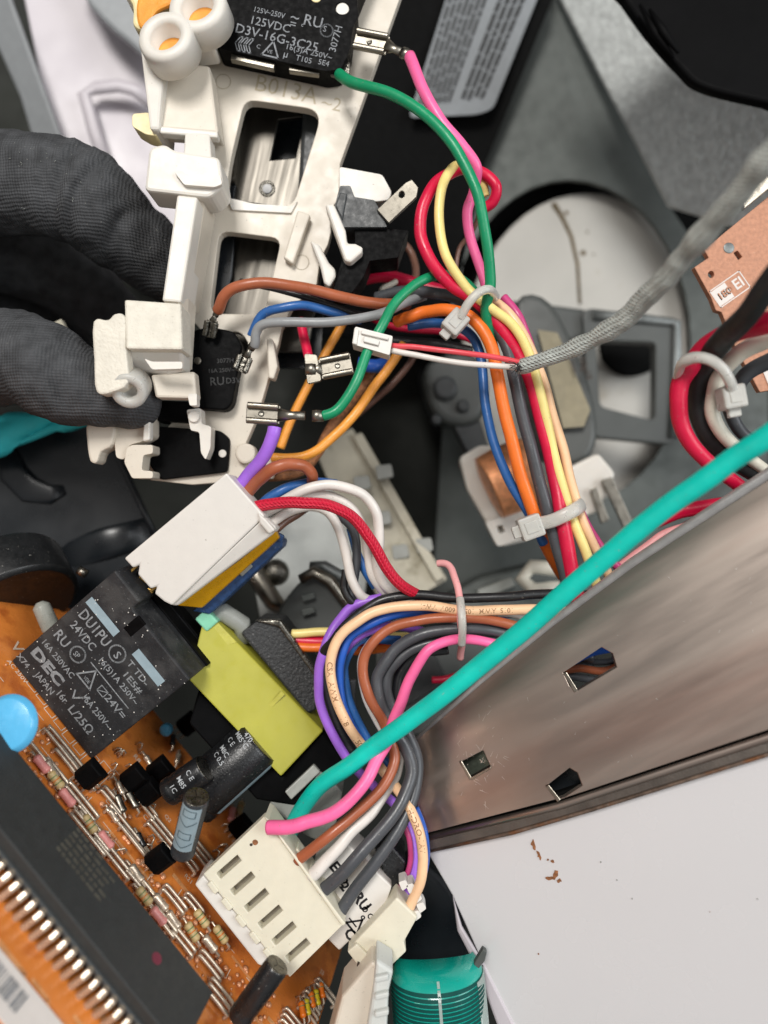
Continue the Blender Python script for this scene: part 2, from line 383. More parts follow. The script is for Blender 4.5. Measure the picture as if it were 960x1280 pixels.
M['greyblock'] = mat('grey_component_plastic', '8d8f89', rough=.45, mott=.06)
M['conduct'] = mat('beige_ceiling_plastic', 'b7b19f', rough=.55, mott=.12, mscale=.15, bump=.2, col2='8e8772', c2amt=.03)

# ------------------------------------------------------------------ setting: sheet metal behind everything
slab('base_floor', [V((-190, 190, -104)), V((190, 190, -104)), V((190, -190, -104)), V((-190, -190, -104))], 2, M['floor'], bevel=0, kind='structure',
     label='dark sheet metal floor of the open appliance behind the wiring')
# black painted wall with rating label, upper middle
def pane3(name, pts, t, m, **k): return slab(name, pts, t, m, **k)
pane3('black_wall', [(330, -80, -50), (705, -80, -62), (690, 0, -62), (606, 205, -66), (545, 420, -70), (300, 420, -60)], 1.2, M['paint_black'], kind='structure',
      label='matt black sheet wall behind the white switch bracket')
lab = slab('rating_label', rounded([(576, -60, -57.6), (695, -60, -60.2), (616, 136, -60), (596, 143, -59.6), (511, 147, -57.2)], 8), .35, M['label_grey'], bevel=0,
           label='grey rating label with rows of small dark print on the black wall', cat='label')
# rows of print on the label: the words are too small and blurred to read
lv = []
random.seed(3)
da = (P(515, 146, -57.2) - P(566, -60, -57.6)); lx = V((.93, .24, 0)).normalized()
A0, A1, B0, B1 = P(568, -50, -57.8), P(514, 138, -57.4), P(690, -50, -60.3), P(612, 128, -60)
for col0, col1 in ((.06, .50), (.60, .93)):
    nrow = 7 if col0 < .3 else 4
    for r_ in range(nrow):
        f0 = col0 + (col1 - col0) * r_ / nrow; fw = (col1 - col0) / nrow * .55
        t = .02 + random.random() * .02
        while t < .96:
            ln = random.uniform(.03, .13)
            q = [A0.lerp(A1, t).lerp(B0.lerp(B1, t), f0), A0.lerp(A1, min(.97, t + ln)).lerp(B0.lerp(B1, min(.97, t + ln)), f0),
                 A0.lerp(A1, min(.97, t + ln)).lerp(B0.lerp(B1, min(.97, t + ln)), f0 + fw), A0.lerp(A1, t).lerp(B0.lerp(B1, t), f0 + fw)]
            lv.append(([p + V((0, 0, .5)) for p in q], [[0, 1, 2, 3]])); t += ln + .016
v, f = join(lv); mk('printed_line', v, f, M['label_ink'], lab, kind='stuff')
# grey galvanised housing with the fan opening
elc = (718, 432, 0); ell = lambda rx, ry, n=40, cx=718, cy=432: [(cx + rx * math.cos(2 * math.pi * i / n), cy + ry * math.sin(2 * math.pi * i / n)) for i in range(n)]
slab('housing_wall', zz([(694, -60), (700, -4), (836, 256), (905, 360), (960, 470), (960, 760), (540, 760), (560, 420), (604, 208), (640, 110)], -72, 0, 0), 1.5, M['galv_dark'],
     holes=[[(x, y, -72) for x, y in ell(152, 204, cx=712, cy=428)]], bevel=0, kind='structure', label='dark grey galvanised housing sheet with the round fan opening')
slab('housing_flange', [(690, -80, -70), (760, -80, -48), (960, -40, -40), (1010, 150, -40), (975, 300, -46), (836, 257, -69), (700, -4, -71)], 1.2, M['galv_spangle_lit'], kind='structure', bevel=.4,
     label='bright spangled galvanised flange folded along the housing')
# fan
fan = thing('fan', 'round off-white fan disc with a brown crack behind the grey opening', 'fan', P(735, 430, -90))
slab('disc', [(x, y, -78) for x, y in ell(156, 206, 48, 734, 446)], 3, M['fan'], fan, bevel=.8)
tube('crack', [P(*p) for p in ((692, 254, -77.6), (702, 270, -77.8), (714, 295, -77.8), (722, 330, -77.8), (725, 380, -77.8))], [.7, .6, .5, .45, .4], M['stain'], fan, flat=.3)
for (x, y, r) in ((729, 316, .8), (734, 290, .35), (742, 318, .3), (708, 266, .6)): turned('stain', P(x, y, -77.9), V((0, 0, 1)), [(r, 0), (r * .9, .1)], M['stain'], fan, n=10)
v, f = lathe(P(790, 430, -76), V((0, 0, 1)), [(8.5, -2), (8.8, .2), (8.2, .5), (.3, .5)], 28); mk('hub_opening', v, f, M['paint_black'], fan, smooth=True)  # flat black disc painted in place of a dark opening
slab('gap_shade_sheet', [(x, y, -84) for x, y in ell(200, 250, 40, 720, 430)], 2, M['paint_black'], fan, bevel=0)  # black sheet added so the gap round the disc reads as deep shade
# motor mount
mm = thing('motor_mount', 'grey plastic square frame arm across the fan opening', 'bracket', P(760, 470, -66))
slab('arm', [(640, 374, -60), (735, 386, -60), (738, 420, -60), (700, 430, -60), (640, 420, -60)], 5, M['plastic_grey'], mm, bevel=1)
slab('square_frame', zz(rounded([(728, 384), (853, 398), (848, 556), (738, 546)], 14), -58), 4, M['plastic_grey'], mm,
     holes=[zz(rounded([(745, 425), (820, 428), (819, 526), (750, 508)], 8), -58)], bevel=.9)
tube('frame_rim', [P(*p) for p in ((742, 394, -57.6), (800, 398, -57.6), (846, 404, -57.6), (846, 470, -57.6), (842, 548, -57.6))], 1.3, M['galv'], mm, flat=.6)  # raised bar; its lighter metal tone stands for the highlight on the plastic
slab('strut', [(684, 505, -60), (745, 506, -60), (752, 540, -60), (690, 536, -60)], 4, M['plastic_dk'], mm, bevel=.8)
# oval fan motor capacitor with label
fm = thing('motor_capacitor', 'dark grey oval capacitor with a pale printed label beside the copper coil', 'capacitor', P(700, 500, -55))
slab('body', poly_smooth([(648, 372, -46), (690, 378, -46), (735, 470, -44), (748, 545, -44), (728, 580, -44), (690, 575, -44), (668, 500, -44), (650, 430, -46)], 4), 14, M['plastic_grey'], fm, bevel=2, seg=3)
sl = slab('label', [(672, 412, -43.7), (697, 416, -43.7), (738, 512, -41.9), (730, 533, -41.7), (704, 535, -41.9)], .3, mat('cream_label', '8e866e', rough=.6), fm, bevel=0)
ex = (P(720, 520, -42) - P(683, 420, -42)).normalized(); ey = V((-ex.y, ex.x, 0))
printed([('-20 10g19', 1, 2.2, 2.2), ('440V~ 50/60', 1, .2, 1.2)], P(700, 430, -42.2), ex, ey, M['ink_dark'], sl, lift=1.6, bold=.02)
# shaded-pole coil
fc = thing('copper_coil', 'copper wire coil on a white plastic bobbin in the dark recess', 'coil', P(640, 610, -40))
slab('bobbin', zz(rounded([(574, 572), (600, 556), (640, 560), (700, 590), (748, 566), (770, 592), (748, 640), (706, 655), (690, 660), (668, 660), (660, 676), (626, 684), (600, 640), (584, 612)], 6), -40), 3, M['nylon'], fc, bevel=.6)
slab('bobbin_foot', zz(rounded([(606, 652), (650, 640), (662, 670), (622, 684)], 5), -37), 3, M['nylon'], fc, holes=[[(621, 658, -37), (628, 656, -37), (631, 665, -37), (624, 667, -37)]], bevel=.4)
ax = (P(668, 585, -36) - P(610, 612, -36)).normalized(); c0 = P(608, 606, -34)
prof = [(0.5, -.3), (6.2, 0)] 
ring = []
for i in range(26):
    ring += [(7.0 + .35 * math.sin(i * math.pi / 25 * 1.0), i * .40), (6.75, i * .40 + .2)]
v, f = lathe(c0 - ax * .5 + V((1.0, -.5, .6)), ax, [(5.2, -.1)] + ring + [(5, 10.6)], 36); mk('winding', v, f, M['copper'], fc, smooth=True)
slab('core', zz(rounded([(672, 575), (708, 590), (696, 650), (670, 655)], 6), -38), 8, M['galv_dark'], fc, bevel=.5)
for q in ([(752, 600), (765, 596), (792, 655), (780, 660)], [(738, 612), (746, 608), (762, 650), (752, 655)]):
    slab('terminal', zz(q, -38), 1, M['tin'], fc, bevel=.2)
# blurred round motor part and bits in the recess
rm = thing('motor_housing', 'dark grey round motor end with small screws behind the wires', 'motor', P(560, 490, -60))
slab('body', poly_smooth(zz([(534, 455), (590, 440), (612, 480), (600, 525), (560, 530), (536, 505)], -52), 4), 10, M['plastic_grey'], rm, bevel=2, seg=3)
for x, y, r in ((556, 486, 2.8), (578, 508, 1.5), (545, 525, 1.3)): turned('screw', P(x, y, -51.8), V((0, 0, 1)), [(r, -.5), (r, 1.2), (r * .7, 1.6)], M['plastic_dk'], rm, n=20)
slab('lower_lug', zz(rounded([(566, 530), (600, 524), (612, 560), (585, 566)], 5), -54), 4, M['plastic_dk'], rm, bevel=.6)
# capacitor tray (pale plastic rack with grey clips)
tr = thing('plastic_rack', 'pale beige plastic rack with grey clips running down into the recess', 'rack', P(470, 640, -52))
slab('panel', [(392, 560, -44), (440, 534, -48), (560, 725, -40), (500, 760, -36), (470, 745, -36)], 3, M['conduct'], tr, bevel=.6)
slab('rib', [(440, 545, -45.5), (452, 540, -46), (556, 722, -37.5), (545, 728, -37.2)], 2.4, M['conduct'], tr, bevel=.4)
for (x, y) in ((452, 604), (480, 590), (500, 690), (530, 682), (478, 648)):
    slab('clip', rounded([(x - 11, y - 8, -39.5), (x + 9, y - 10, -39.5), (x + 12, y + 6, -39), (x - 8, y + 10, -39)], 3), 3, M['greyblock'], tr, bevel=.4)
# bracket metal with screw behind the white wires, curved steel arm
gb = thing('steel_bracket', 'galvanised bracket with a pressed rib and screw behind the white wires', 'bracket', P(360, 690, -40))
slab('plate', [(300, 640, -38), (420, 600, -44), (470, 660, -42), (450, 780, -36), (330, 800, -32)], 1.2, mat('light_zinc', 'b9bcb8', rough=.45, metal=.3, mott=.12, mscale=.1), gb, bevel=.3)
tube('rib', [P(*p) for p in ((310, 690, -35), (322, 722, -34), (342, 752, -33), (360, 765, -33))], [2.0, 2.2, 2.0, 1.0], M['tin'], gb)
v, f = lathe(P(344, 716, -36), V((.1, .1, 1)), [(3, -1), (3, .3), (2.2, 1.5), (.6, 2)], 22); mk('screw', v, f, M['tin_dark'], gb, smooth=True)
sa = thing('curved_arm', 'curved dark steel arm with a bright rounded edge behind the wire loop', 'bracket', P(400, 760, -25))
slab('plate', poly_smooth([(345, 775, -24), (360, 745, -24), (385, 720, -24), (410, 722, -24), (430, 748, -24), (446, 790, -24), (400, 800, -24), (360, 800, -24)], 4), 2, M['plastic_grey'], sa, bevel=.5)
tube('rim', [P(*p) for p in ((376, 724, -22), (392, 715, -21.5), (412, 726, -21.5), (428, 748, -22), (446, 775, -22))], [1.0, 1.2, 1.2, 1.1, .8], M['tin'], sa)
tube('rim', [P(*p) for p in ((388, 708, -25), (405, 708, -24.5), (428, 722, -24.5), (444, 742, -25), (462, 768, -25))], [1.0, 1.2, 1.3, 1.2, .8], M['galv'], sa)
for y in (745, 763): slab('rib', [(376, y, -21.9), (392, y - 4, -21.9), (394, y + 3, -21.9), (378, y + 8, -21.9)], .8, M['galv_dark'], sa, bevel=.2)
# small grey parts under the loop
ub = thing('grey_housing', 'grey plastic housing seen through the coloured wire loop', 'housing', P(540, 850, -30))
slab('body', rounded([(470, 790, -30), (640, 800, -34), (600, 900, -26), (470, 930, -24)], 8), 6, M['plastic_grey'], ub, bevel=1)
slab('ridge', rounded([(490, 830, -28), (540, 812, -28), (560, 850, -27), (505, 885, -25)], 6), 3, M['plastic_dk'], ub, bevel=1)
tube('wire_loop', [P(*p) for p in ((700, 712, -40), (665, 708, -42), (652, 724, -42), (668, 738, -40), (700, 735, -38))], 1.6, M['ivory'], None,
     label='short ivory wire loop lying deep between harness and steel wall', cat='wire')
db = thing('recess_block', 'dark moulded block at the bottom of the recess above the wire loop', 'block', P(620, 745, -50))
slab('body', rounded([(560, 745, -48), (600, 722, -50), (690, 700, -52), (710, 760, -50), (640, 800, -46), (570, 800, -46)], 5), 8, M['galv_dark'], db, bevel=1)
slab('strip', [(596, 738, -46), (640, 722, -47), (645, 732, -47), (602, 750, -46)], 2, M['greyblock'], db, bevel=.3)

# ------------------------------------------------------------------ upper-left enclosure, door, cloth
slab('enclosure_panel', [(18, -60, -58), (330, -60, -66), (330, 330, -66), (90, 240, -60), (52, 110, -58)], 1.5, M['lilac_paint'], kind='structure', bevel=.5,
     label='pale lilac painted sheet of the appliance body behind the glove')
slab('enclosure_edge', [(-60, -60, -52), (-4, -60, -50), (14, 0, -50), (62, 132, -50), (90, 210, -52), (60, 240, -56), (24, 120, -56), (-30, 0, -56)], 2, M['grey_paint'], kind='structure', bevel=.8,
     label='grey rounded edge of the painted sheet at the left')
slab('enclosure_corner', poly_smooth([(96, -60, -50), (104, -8, -50), (128, 24, -50), (160, 52, -50), (200, 80, -50), (240, 40, -50), (260, -60, -50)], 4), 3, M['grey_paint'], kind='structure', bevel=1.0,
     label='raised grey corner of the painted sheet behind the round posts')
tube('pressed_ridge', [P(*p) for p in ((140, 230, -57), (118, 165, -56.5), (105, 118, -56), (120, 110, -56), (148, 107, -56), (168, 112, -56.5), (195, 132, -57))], [1.6] * 7, M['lilac_paint'], None, kind='structure', flat=.6,
     label='pressed ridge in the pale lilac sheet')
dr = thing('door_panel', 'glossy black door panel with a curved recess below the gloved thumb', 'panel', P(80, 640, -40))
slab('panel', [(-120, 540, -28.6), (0, 542, -29.6), (125, 520, -31), (205, 690, -31.4), (200, 790, -31), (-120, 790, -28)], 2, M['gloss_black'], dr, bevel=.8)
tube('curved_recess_rim', [P(*p) for p in ((6, 560, -29.3), (16, 592, -29.2), (36, 612, -29.3), (62, 618, -29.6), (80, 612, -30))], [1.8, 2.8, 2.8, 2.0, 1.0], M['gloss_black'], dr, flat=.16)
tube('moulded_rib', [P(*p) for p in ((70, 700, -30.5), (130, 680, -30.5), (188, 664, -31))], [3.0, 3.4, 3.0], M['gloss_black'], dr, flat=.18)
tube('edge_bead', [P(*p) for p in ((128, 522, -31), (150, 575, -31), (180, 640, -31), (204, 692, -31))], [.7, .7, .7, .7], M['gloss_black'], dr)
cl = []
n1 = 22
for j in range(7):
    for i in range(n1):
        a, b = P(-60 + i * 8, 0, 0), None
        x = -60 + i * 8.2; yt = 520 - 2 * math.sin(i * .9) - (x > 60) * 0; yb = 568 - max(0, x) * .40
        y = yt + (yb - yt) * j / 6
        cl.append(P(x, y, -22 + 1.0 * math.sin(i * .5 + j * 1.1) - (x / 60)))
fs = [[j * n1 + i, j * n1 + i + 1, (j + 1) * n1 + i + 1, (j + 1) * n1 + i] for j in range(6) for i in range(n1 - 1)]
o = mk('cloth', cl, fs, M['teal_cloth'], None, smooth=True, label='strip of teal cloth showing under the black gloved thumb', cat='cloth')
sd = o.modifiers.new('thick', 'SOLIDIFY'); sd.thickness = .0012
# dark upper right rubber sheet
bs = poly_smooth([(740, -60, -30), (780, -2, -26), (812, 42, -24), (850, 84, -22), (880, 108, -20), (960, 128, -18), (1060, 150, -18), (1060, -60, -22), (900, -90, -26)], 5)
o = slab('rubber_boot', bs, 3, mat('black_rubber', '080809', rough=.6, spec=.08, mott=.2, mscale=.1, bump=.3, bscale=.15), None, bevel=1.2, seg=4, label='soft black rubber boot hanging over the bright flange', cat='rubber boot')
for q in (((812, 12, -21.8), (828, 38, -20.6), (848, 66, -19.6)), ((800, 6, -23), (818, 40, -21.8), (842, 72, -20.6))):
    tube('fold', [P(*p) for p in q], [.3, .9, .3], MATS['black_rubber'], o)

# ------------------------------------------------------------------ white switch bracket (upper left)
ZB = -8
br = thing('switch_bracket', 'off-white moulded switch bracket held by the gloved hand', 'bracket', P(320, 300, ZB))
outl = [(200, -60), (520, -60), (499, 0), (425, 205), (424, 250), (412, 262), (414, 290), (410, 306), (400, 325), (396, 355), (380, 372), (366, 382), (352, 410), (348, 430), (322, 520), (302, 566), (345, 580), (340, 598), (240, 606),
        (188, 600), (186, 560), (240, 500), (258, 470), (262, 425), (240, 400), (228, 370), (252, 240), (272, 165), (262, 100), (240, 60)]
slab('plate', zz(outl, ZB), 2.2, M['nylon_cream'], br, bevel=.35, holes=[
    zz(rounded([(306, 124), (392, 136), (400, 150), (366, 258), (281, 252), (288, 200)], 14, 4), ZB),
    zz(rounded([(274, 288), (352, 298), (330, 393), (262, 392)], 14, 4), ZB),
    zz(rounded([(246, 418), (300, 414), (312, 430), (288, 505), (244, 508)], 8, 3), ZB)])
slab('window_rim', zz(rounded([(284, 246), (290, 262), (364, 266), (372, 250), (366, 258), (281, 252)], 2), ZB + .5), .6, M['nylon'], br, bevel=.1)
# round posts
for (x, y, r, zz_, am) in ((205, 43, 4.6, 5, True), (245, 5, 4.9, 4, True)):
    c = P(x, y, zz_); a = V((-.12, .18, 1)).normalized()
    v, f = lathe(c, a, [(r, -4.5), (r * .98, -.7), (r * .90, 0), (r * .62, 0), (r * .54, -.6), (r * .50, -3.5), (.2, -3.6)], 36)
    o = mk('post', v, f, M['nylon'], br, smooth=True)
    v, f = lathe(c - a * 3.4, a, [(r * .49, 0), (r * .49, .3)], 24); mk('resin_plug', v, f, M['amber'], o)
slab('post_web', poly_smooth([(150, -30, 1), (165, 5, 1), (166, 30, 1), (180, 36, 1), (200, 12, 2), (240, -10, 2), (230, -50, 2)], 4), 8, M['nylon_yellow'], br, bevel=.8)
slab('resin', poly_smooth([(170, 5, 1.4), (172, 30, 1.4), (182, 34, 1.6), (196, 14, 2.4), (214, 4, 2.4), (212, -12, 2.4), (180, -14, 2)], 4), 1, M['amber'], br, bevel=.5)
slab('post_clip', zz(rounded([(236, 40), (268, 42), (270, 62), (240, 66)], 5), -2), 4, M['nylon'], br, bevel=.4)
# upper latch column
slab('flange', [(174, 52, 2), (206, 68, 1), (199, 162, 0), (187, 162, 1)], 9, M['nylon'], br, bevel=.5)
slab('cup_face', [(206, 76, -2), (262, 82, -3), (273, 166, -2), (198, 160, -1)], 5, M['nylon_cream'], br, bevel=.4)
slab('cup_lip', [(198, 157, -.4), (272, 164, -1.4), (272, 172, -1.4), (199, 166, -.4)], 2, M['nylon'], br, bevel=.3)
slab('yellow_tab', zz(rounded([(165, 142), (186, 140), (196, 158), (196, 170), (182, 168), (165, 158)], 4), -1), 4, M['nylon_yellow'], br, bevel=.4)
slab('link', [(231, 164, -1), (262, 167, -1), (264, 198, 0), (229, 195, 0)], 4, M['nylon'], br, bevel=.3)
slab('hook_block', zz(rounded([(186, 184), (206, 179), (216, 187), (274, 196), (279, 232), (262, 247), (180, 238)], 7), 3), 7, M['nylon'], br, bevel=.5)
slab('hook_rib', zz(rounded([(217, 214), (226, 213), (238, 220), (275, 218), (278, 230), (268, 234), (230, 231)], 3), 3.9), .9, M['nylon'], br, bevel=.35)
slab('bar_side', [(221, 243, 4), (247, 246, 4), (226, 378, 5), (202, 376, 5)], 8, M['nylon'], br, bevel=.4)  # whiter nylon paints the light caught by the left side
slab('bar_face', [(246, 246, 2), (258, 248, 0), (236, 380, 0), (225, 379, 3)], 7, M['nylon_cream'], br, bevel=.4)  # cream tone stands for shade on the right side of the same bar
# lower latch
slab('latch_block', [(155, 374, 8), (226, 379, 7), (228, 437, 8), (157, 436, 9)], 6, M['nylon_dirty'], br, bevel=.4)
slab('latch_front', [(155, 437, 7), (228, 439, 6), (229, 462, 3), (210, 468, 3), (153, 462, 4)], 5, M['nylon'], br, bevel=.5)
slab('latch_rib', zz(rounded([(180, 448), (190, 452), (228, 452), (228, 461), (190, 462)], 3), 7.4), 1.2, M['nylon'], br, bevel=.3)
slab('side_rail', [(222, 376, 5), (236, 372, 2), (231, 455, 1), (224, 458, 4)], 5, M['nylon_cream'], br, bevel=.3)
slab('clamp', zz(poly_smooth([(116, 401), (134, 400), (143, 392), (156, 396), (158, 440), (160, 478), (140, 490), (120, 490), (117, 450)], 3), 8.5), 3, M['nylon_dirty'], br, bevel=.4)
v, f = lathe(P(160, 490, 7.5), V((.05, -.55, 1)), [(2.8, -4), (2.85, -.4), (2.6, 0), (1.5, 0), (1.3, -.5), (1.25, -2), (.1, -2)], 30); mk('pin_boss', v, f, M['tie'], br, smooth=True)
slab('shelf', [(188, 468, 3), (243, 464, 2), (246, 498, 2), (194, 497, 3)], 3, M['nylon_cream'], br, bevel=.4)
slab('shelf_hook', zz(rounded([(234, 492), (246, 492), (246, 507), (237, 507)], 2), 2.2), 2, M['nylon'], br, bevel=.3)
slab('leg', zz(poly_smooth([(110, 528), (142, 528), (140, 555), (126, 565), (121, 578), (112, 576), (108, 550)], 3), -2), 4, M['nylon_cream'], br, bevel=.4)
slab('leg', zz(rounded([(140, 520), (180, 515), (190, 498), (190, 545), (178, 552), (162, 556), (155, 575), (145, 572)], 4), -3), 4, M['nylon_cream'], br, bevel=.4)
slab('leg_rib', zz([(181, 498), (188, 498), (187, 550), (178, 552)], -1), 2, M['nylon'], br, bevel=.3)
slab('hook', zz(rounded([(158, 560), (165, 556), (191, 556), (191, 567), (179, 569), (177, 588), (191, 589), (191, 598), (165, 598), (155, 578)], 3), -2), 4, M['nylon_cream'], br, bevel=.4)
slab('fork', zz(rounded([(233, 512), (251, 510), (252, 530), (264, 533), (263, 560), (257, 575), (251, 566), (249, 540), (238, 538)], 3), -3), 3, M['nylon'], br, bevel=.35)
turned('fork_pin', P(243, 521, -3), V((0, 0, 1)), [(1.0, -1), (1.0, .6)], M['nylon'], br, n=16)
slab('tongue', [(333, 420, -5), (341, 424, -5), (347, 458, -5), (342, 474, -5), (335, 472, -5)], 3, M['nylon_cream'], br, bevel=.3)
slab('boss', zz(poly_smooth([(296, 558), (308, 554), (318, 560), (317, 574), (304, 580), (294, 570)], 3), -6), 3, M['nylon_cream'], br, bevel=.4)
slab('lower_strip', zz([(232, 590), (345, 572), (352, 584), (240, 604)], -9), 2, M['nylon_cream'], br, bevel=.4)
# right-hand hooks and shelf
slab('side_tab', zz(rounded([(424, 208), (478, 218), (490, 240), (486, 250), (470, 252), (424, 244)], 4), -4), 5, M['nylon'], br, bevel=.5)
slab('spike', zz([(387, 300), (399, 305), (411, 328), (419, 336), (420, 346), (412, 359), (405, 354), (400, 332)], -5), 3, M['nylon'], br, bevel=.4)
slab('spike', zz([(406, 255), (417, 254), (432, 288), (434, 304), (444, 304), (454, 309), (452, 316), (438, 328), (431, 326)], -2), 4, M['nylon'], br, bevel=.4)
slab('rib', [(372, 262, -6), (388, 268, -6), (366, 330, -6.2), (354, 322, -6.2)], 1.6, M['nylon_cream'], br, bevel=.3)
for (x, y) in ((279, 102), (377, 328), (397, 40)):   # ejector-pin marks
    ob = mk('moulding_mark', *join([(lambda q: ([P(x, y, ZB) + (p - V((.5, .5, 0))) * 2.6 + V((0, 0, .012)) for p in q[0]], q[1]))(ring2(.5, 24, .05))]), mat('nylon_shade', 'b3a68c', rough=.5), br)
ex = (P(437, 128, ZB) - P(316, 100, ZB)).normalized(); ey = V((-ex.y, ex.x, 0))
printed([('B013A', .3, 0, 4.3, .98), ('~2', 12.6, -.3, 3.4)], P(314, 112, ZB), ex, ey, MATS['nylon_shade'], br, name='moulded_lettering', bold=-.004, lift=.03)
# steel plate behind the bracket windows
sp = thing('latch_plate', 'shiny steel plate with a black square hole behind the bracket windows', 'plate', P(330, 250, -16))
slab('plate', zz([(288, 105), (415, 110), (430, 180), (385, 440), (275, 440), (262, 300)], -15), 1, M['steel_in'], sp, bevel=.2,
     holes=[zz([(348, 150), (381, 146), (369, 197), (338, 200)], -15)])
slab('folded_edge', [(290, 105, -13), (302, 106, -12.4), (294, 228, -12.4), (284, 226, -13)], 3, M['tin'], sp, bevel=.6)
v, f = lathe(P(334, 236, -15), V((0, 0, 1)), [(1.5, -.8), (1.5, .12), (1.15, .2), (.9, -.2), (.2, -.6)], 24); mk('dimple', v, f, M['tin_dark'], sp, smooth=True)
turned('dimple_floor', P(334, 236, -14.9), V((0, 0, 1)), [(.95, 0), (.9, .08)], M['gloss_black'], sp, n=20)
slab('dark_slot', [(283, 225, -14), (295, 228, -14), (290, 262, -14), (279, 258, -14)], 1, M['gloss_black'], sp, bevel=.1)
slab('side_fold', [(378, 135, -13.5), (404, 140, -13.5), (388, 250, -13.5), (372, 262, -13.5), (372, 240, -13.5)], 2, M['plastic_dk'], sp, bevel=.8)
slab('black_backing', [(262, 285, -13.2), (294, 290, -13.2), (290, 345, -13.2), (274, 400, -13.2), (255, 395, -13.2)], 1, M['gloss_black'], sp, bevel=.3)
slab('square_backing', zz([(300, 120), (420, 120), (400, 460), (260, 460)], -20), 1, M['gloss_black'], sp, bevel=0)

# ------------------------------------------------------------------ microswitches
ms = thing('microswitch', 'black microswitch with grey printed ratings at the top of the bracket', 'switch', P(350, 40, -3))
zt = -2.5
body = slab('body', zz(rounded([(240, -60), (470, -60), (446, 0), (448, 22), (441, 34), (438, 60), (426, 86), (408, 89), (272, 60), (262, 34), (255, 34)], 4), zt), 5, M['blackp'], ms, bevel=.25,
     holes=[zz(ell(9, 8, 20, 428, 10), zt)])
turned('rivet', P(428, 10, zt + .15), V((0, 0, 1)), [(1.15, -4), (1.15, -.3)], M['nylon'], ms, n=24)
turned('rivet', P(395, -4, zt + .15), V((0, 0, 1)), [(.9, -4), (.9, 0)], M['nylon_yellow'], ms, n=24)
turned('dimple', P(278, 43, zt + .1), V((0, 0, 1)), [(.9, -.4), (.9, .1)], M['gloss_black'], ms, n=24)
ex = (P(390, 56, zt) - P(300, 34, zt)).normalized(); ey = V((-ex.y, ex.x, 0)); o_ = P(292, 44, zt)
tri = shape2([(0, 0), (1, 0), (.5, .9)], .09); hexa = [shape2([(0, .5), (.35, 1), (.6, 1), (.28, .5), (.6, 0), (.35, 0)], .09), ]
def at(px, py, pl=zt): d_ = P(px, py, pl) - o_; return d_.dot(ex), d_.dot(ey)
it = []
def T(s, px, py, size, wide=1., rot=0.): x, y = at(px, py); it.append((s, x, y, size, wide, rot))
T('0.1A', 264, 18, 1.9); T('125VDC', 311, 29, 2.0, 1.0); T('~', 362, 26, 2.6); T('125V', 316, 14, 1.2); T('~250V', 333, 18, 1.3, .9); T('=', 361, 34, 2.0)
T('D3V-16G-3C25', 293, 40, 2.25, 1.0); T('16(3)A 250V~', 356, 61, 1.35, 1.05); T('T105', 369, 75, 1.35); T('5E4', 397, 80, 1.3); T('RU', 378, 30, 2.6, 1.0); T('\u00b5', 353, 71, 1.7)
T('3077H', 419, 66, 1.7, 1.0, math.radians(88)); T('c', 376, 33, 1.0)
T(tri, 327, 68, 2.9); T(ring2(.5, 22, .10), 399, 44, 2.1); T('S', 403, 39, 1.4); T('VE', 333, 66, .9)
for k_ in range(3): T(hexa[0], 292 + k_ * 6.5, 62 + k_ * 1.2, 2.4, .8)
T('C', 320, 60, 1.0)
printed(it, o_, ex, ey, M['ink_dim'], ms, bold=.006)
for q in (((289, 63), (344, 79), (342, 86), (288, 74)), ((361, 80), (401, 88), (398, 93), (361, 88))):
    slab('contact_strip', zz(q, -3.4), 1.2, M['tin'], ms, bevel=.12)
slab('terminal', [(398, 86, -3.6), (420, 86, -3.6), (434, 70, -4), (438, 80, -4), (437, 94, -3.8), (424, 98, -3.6)], .8, M['tin_dark'], ms, bevel=.15)
s2 = thing('microswitch', 'dark microswitch between the brown and grey wire terminals on the bracket', 'switch', P(270, 460, -6))
slab('body', zz(rounded([(237, 414), (262, 408), (292, 414), (303, 432), (290, 505), (282, 513), (246, 510), (236, 480)], 5), -5), 7, M['blackp'], s2, bevel=.3)
turned('rivet', P(247, 451, -4.9), V((0, 0, 1)), [(.7, -1), (.65, .15)], M['tin'], s2, n=16)
ex = V((.98, .05, 0)).normalized(); ey = V((-ex.y, ex.x, 0))
printed([('3077H', 2.0, 4.2, 1.1), ('16A 250V~', .4, 2.6, 1.0), ('RU', .6, .4, 2.0), ('D3V', 3.4, .6, 1.4)], P(258, 485, -5), ex, ey, M['label_ink'], s2)
s3 = thing('microswitch', 'lower black microswitch behind the thumb at the end of the bracket', 'switch', P(240, 560, -8))
slab('body', zz(rounded([(180, 532), (275, 538), (287, 548), (284, 590), (200, 600), (186, 580)], 5), -7), 7, M['blackp'], s3, bevel=.3)
slab('cover', zz(rounded([(190, 500), (240, 502), (240, 528), (192, 526)], 4), -6), 5, M['blackp'], s3, bevel=.3)
turned('rivet', P(278, 567, -6.9), V((0, 0, 1)), [(.75, -1), (.7, .12)], M['nylon'], s3, n=16)
tb = thing('terminal_block', 'black plastic terminal block with an empty blade terminal right of the bracket', 'terminal block', P(460, 290, -8))
slab('housing', zz(rounded([(418, 258), (425, 232), (438, 232), (443, 246), (468, 250), (475, 262), (484, 284), (448, 284), (425, 284)], 2), -3), 6, M['plastic_dk'], tb, bevel=.35)
slab('lower_housing', zz(rounded([(443, 281), (511, 288), (505, 300), (498, 322), (462, 326), (455, 345), (440, 366), (414, 368), (430, 330), (444, 303)], 2), -4), 7, M['blackp'], tb, bevel=.35)
slab('ridge', [(419, 257, -2.6), (425, 240, -2.6), (434, 242, -2.6), (428, 275, -2.6)], .8, M['plastic_dk'], tb, bevel=.2)
slab('stem', zz(rounded([(428, 322), (446, 318), (438, 350), (424, 372), (414, 370)], 3), -6), 6, M['blackp'], tb, bevel=.35)
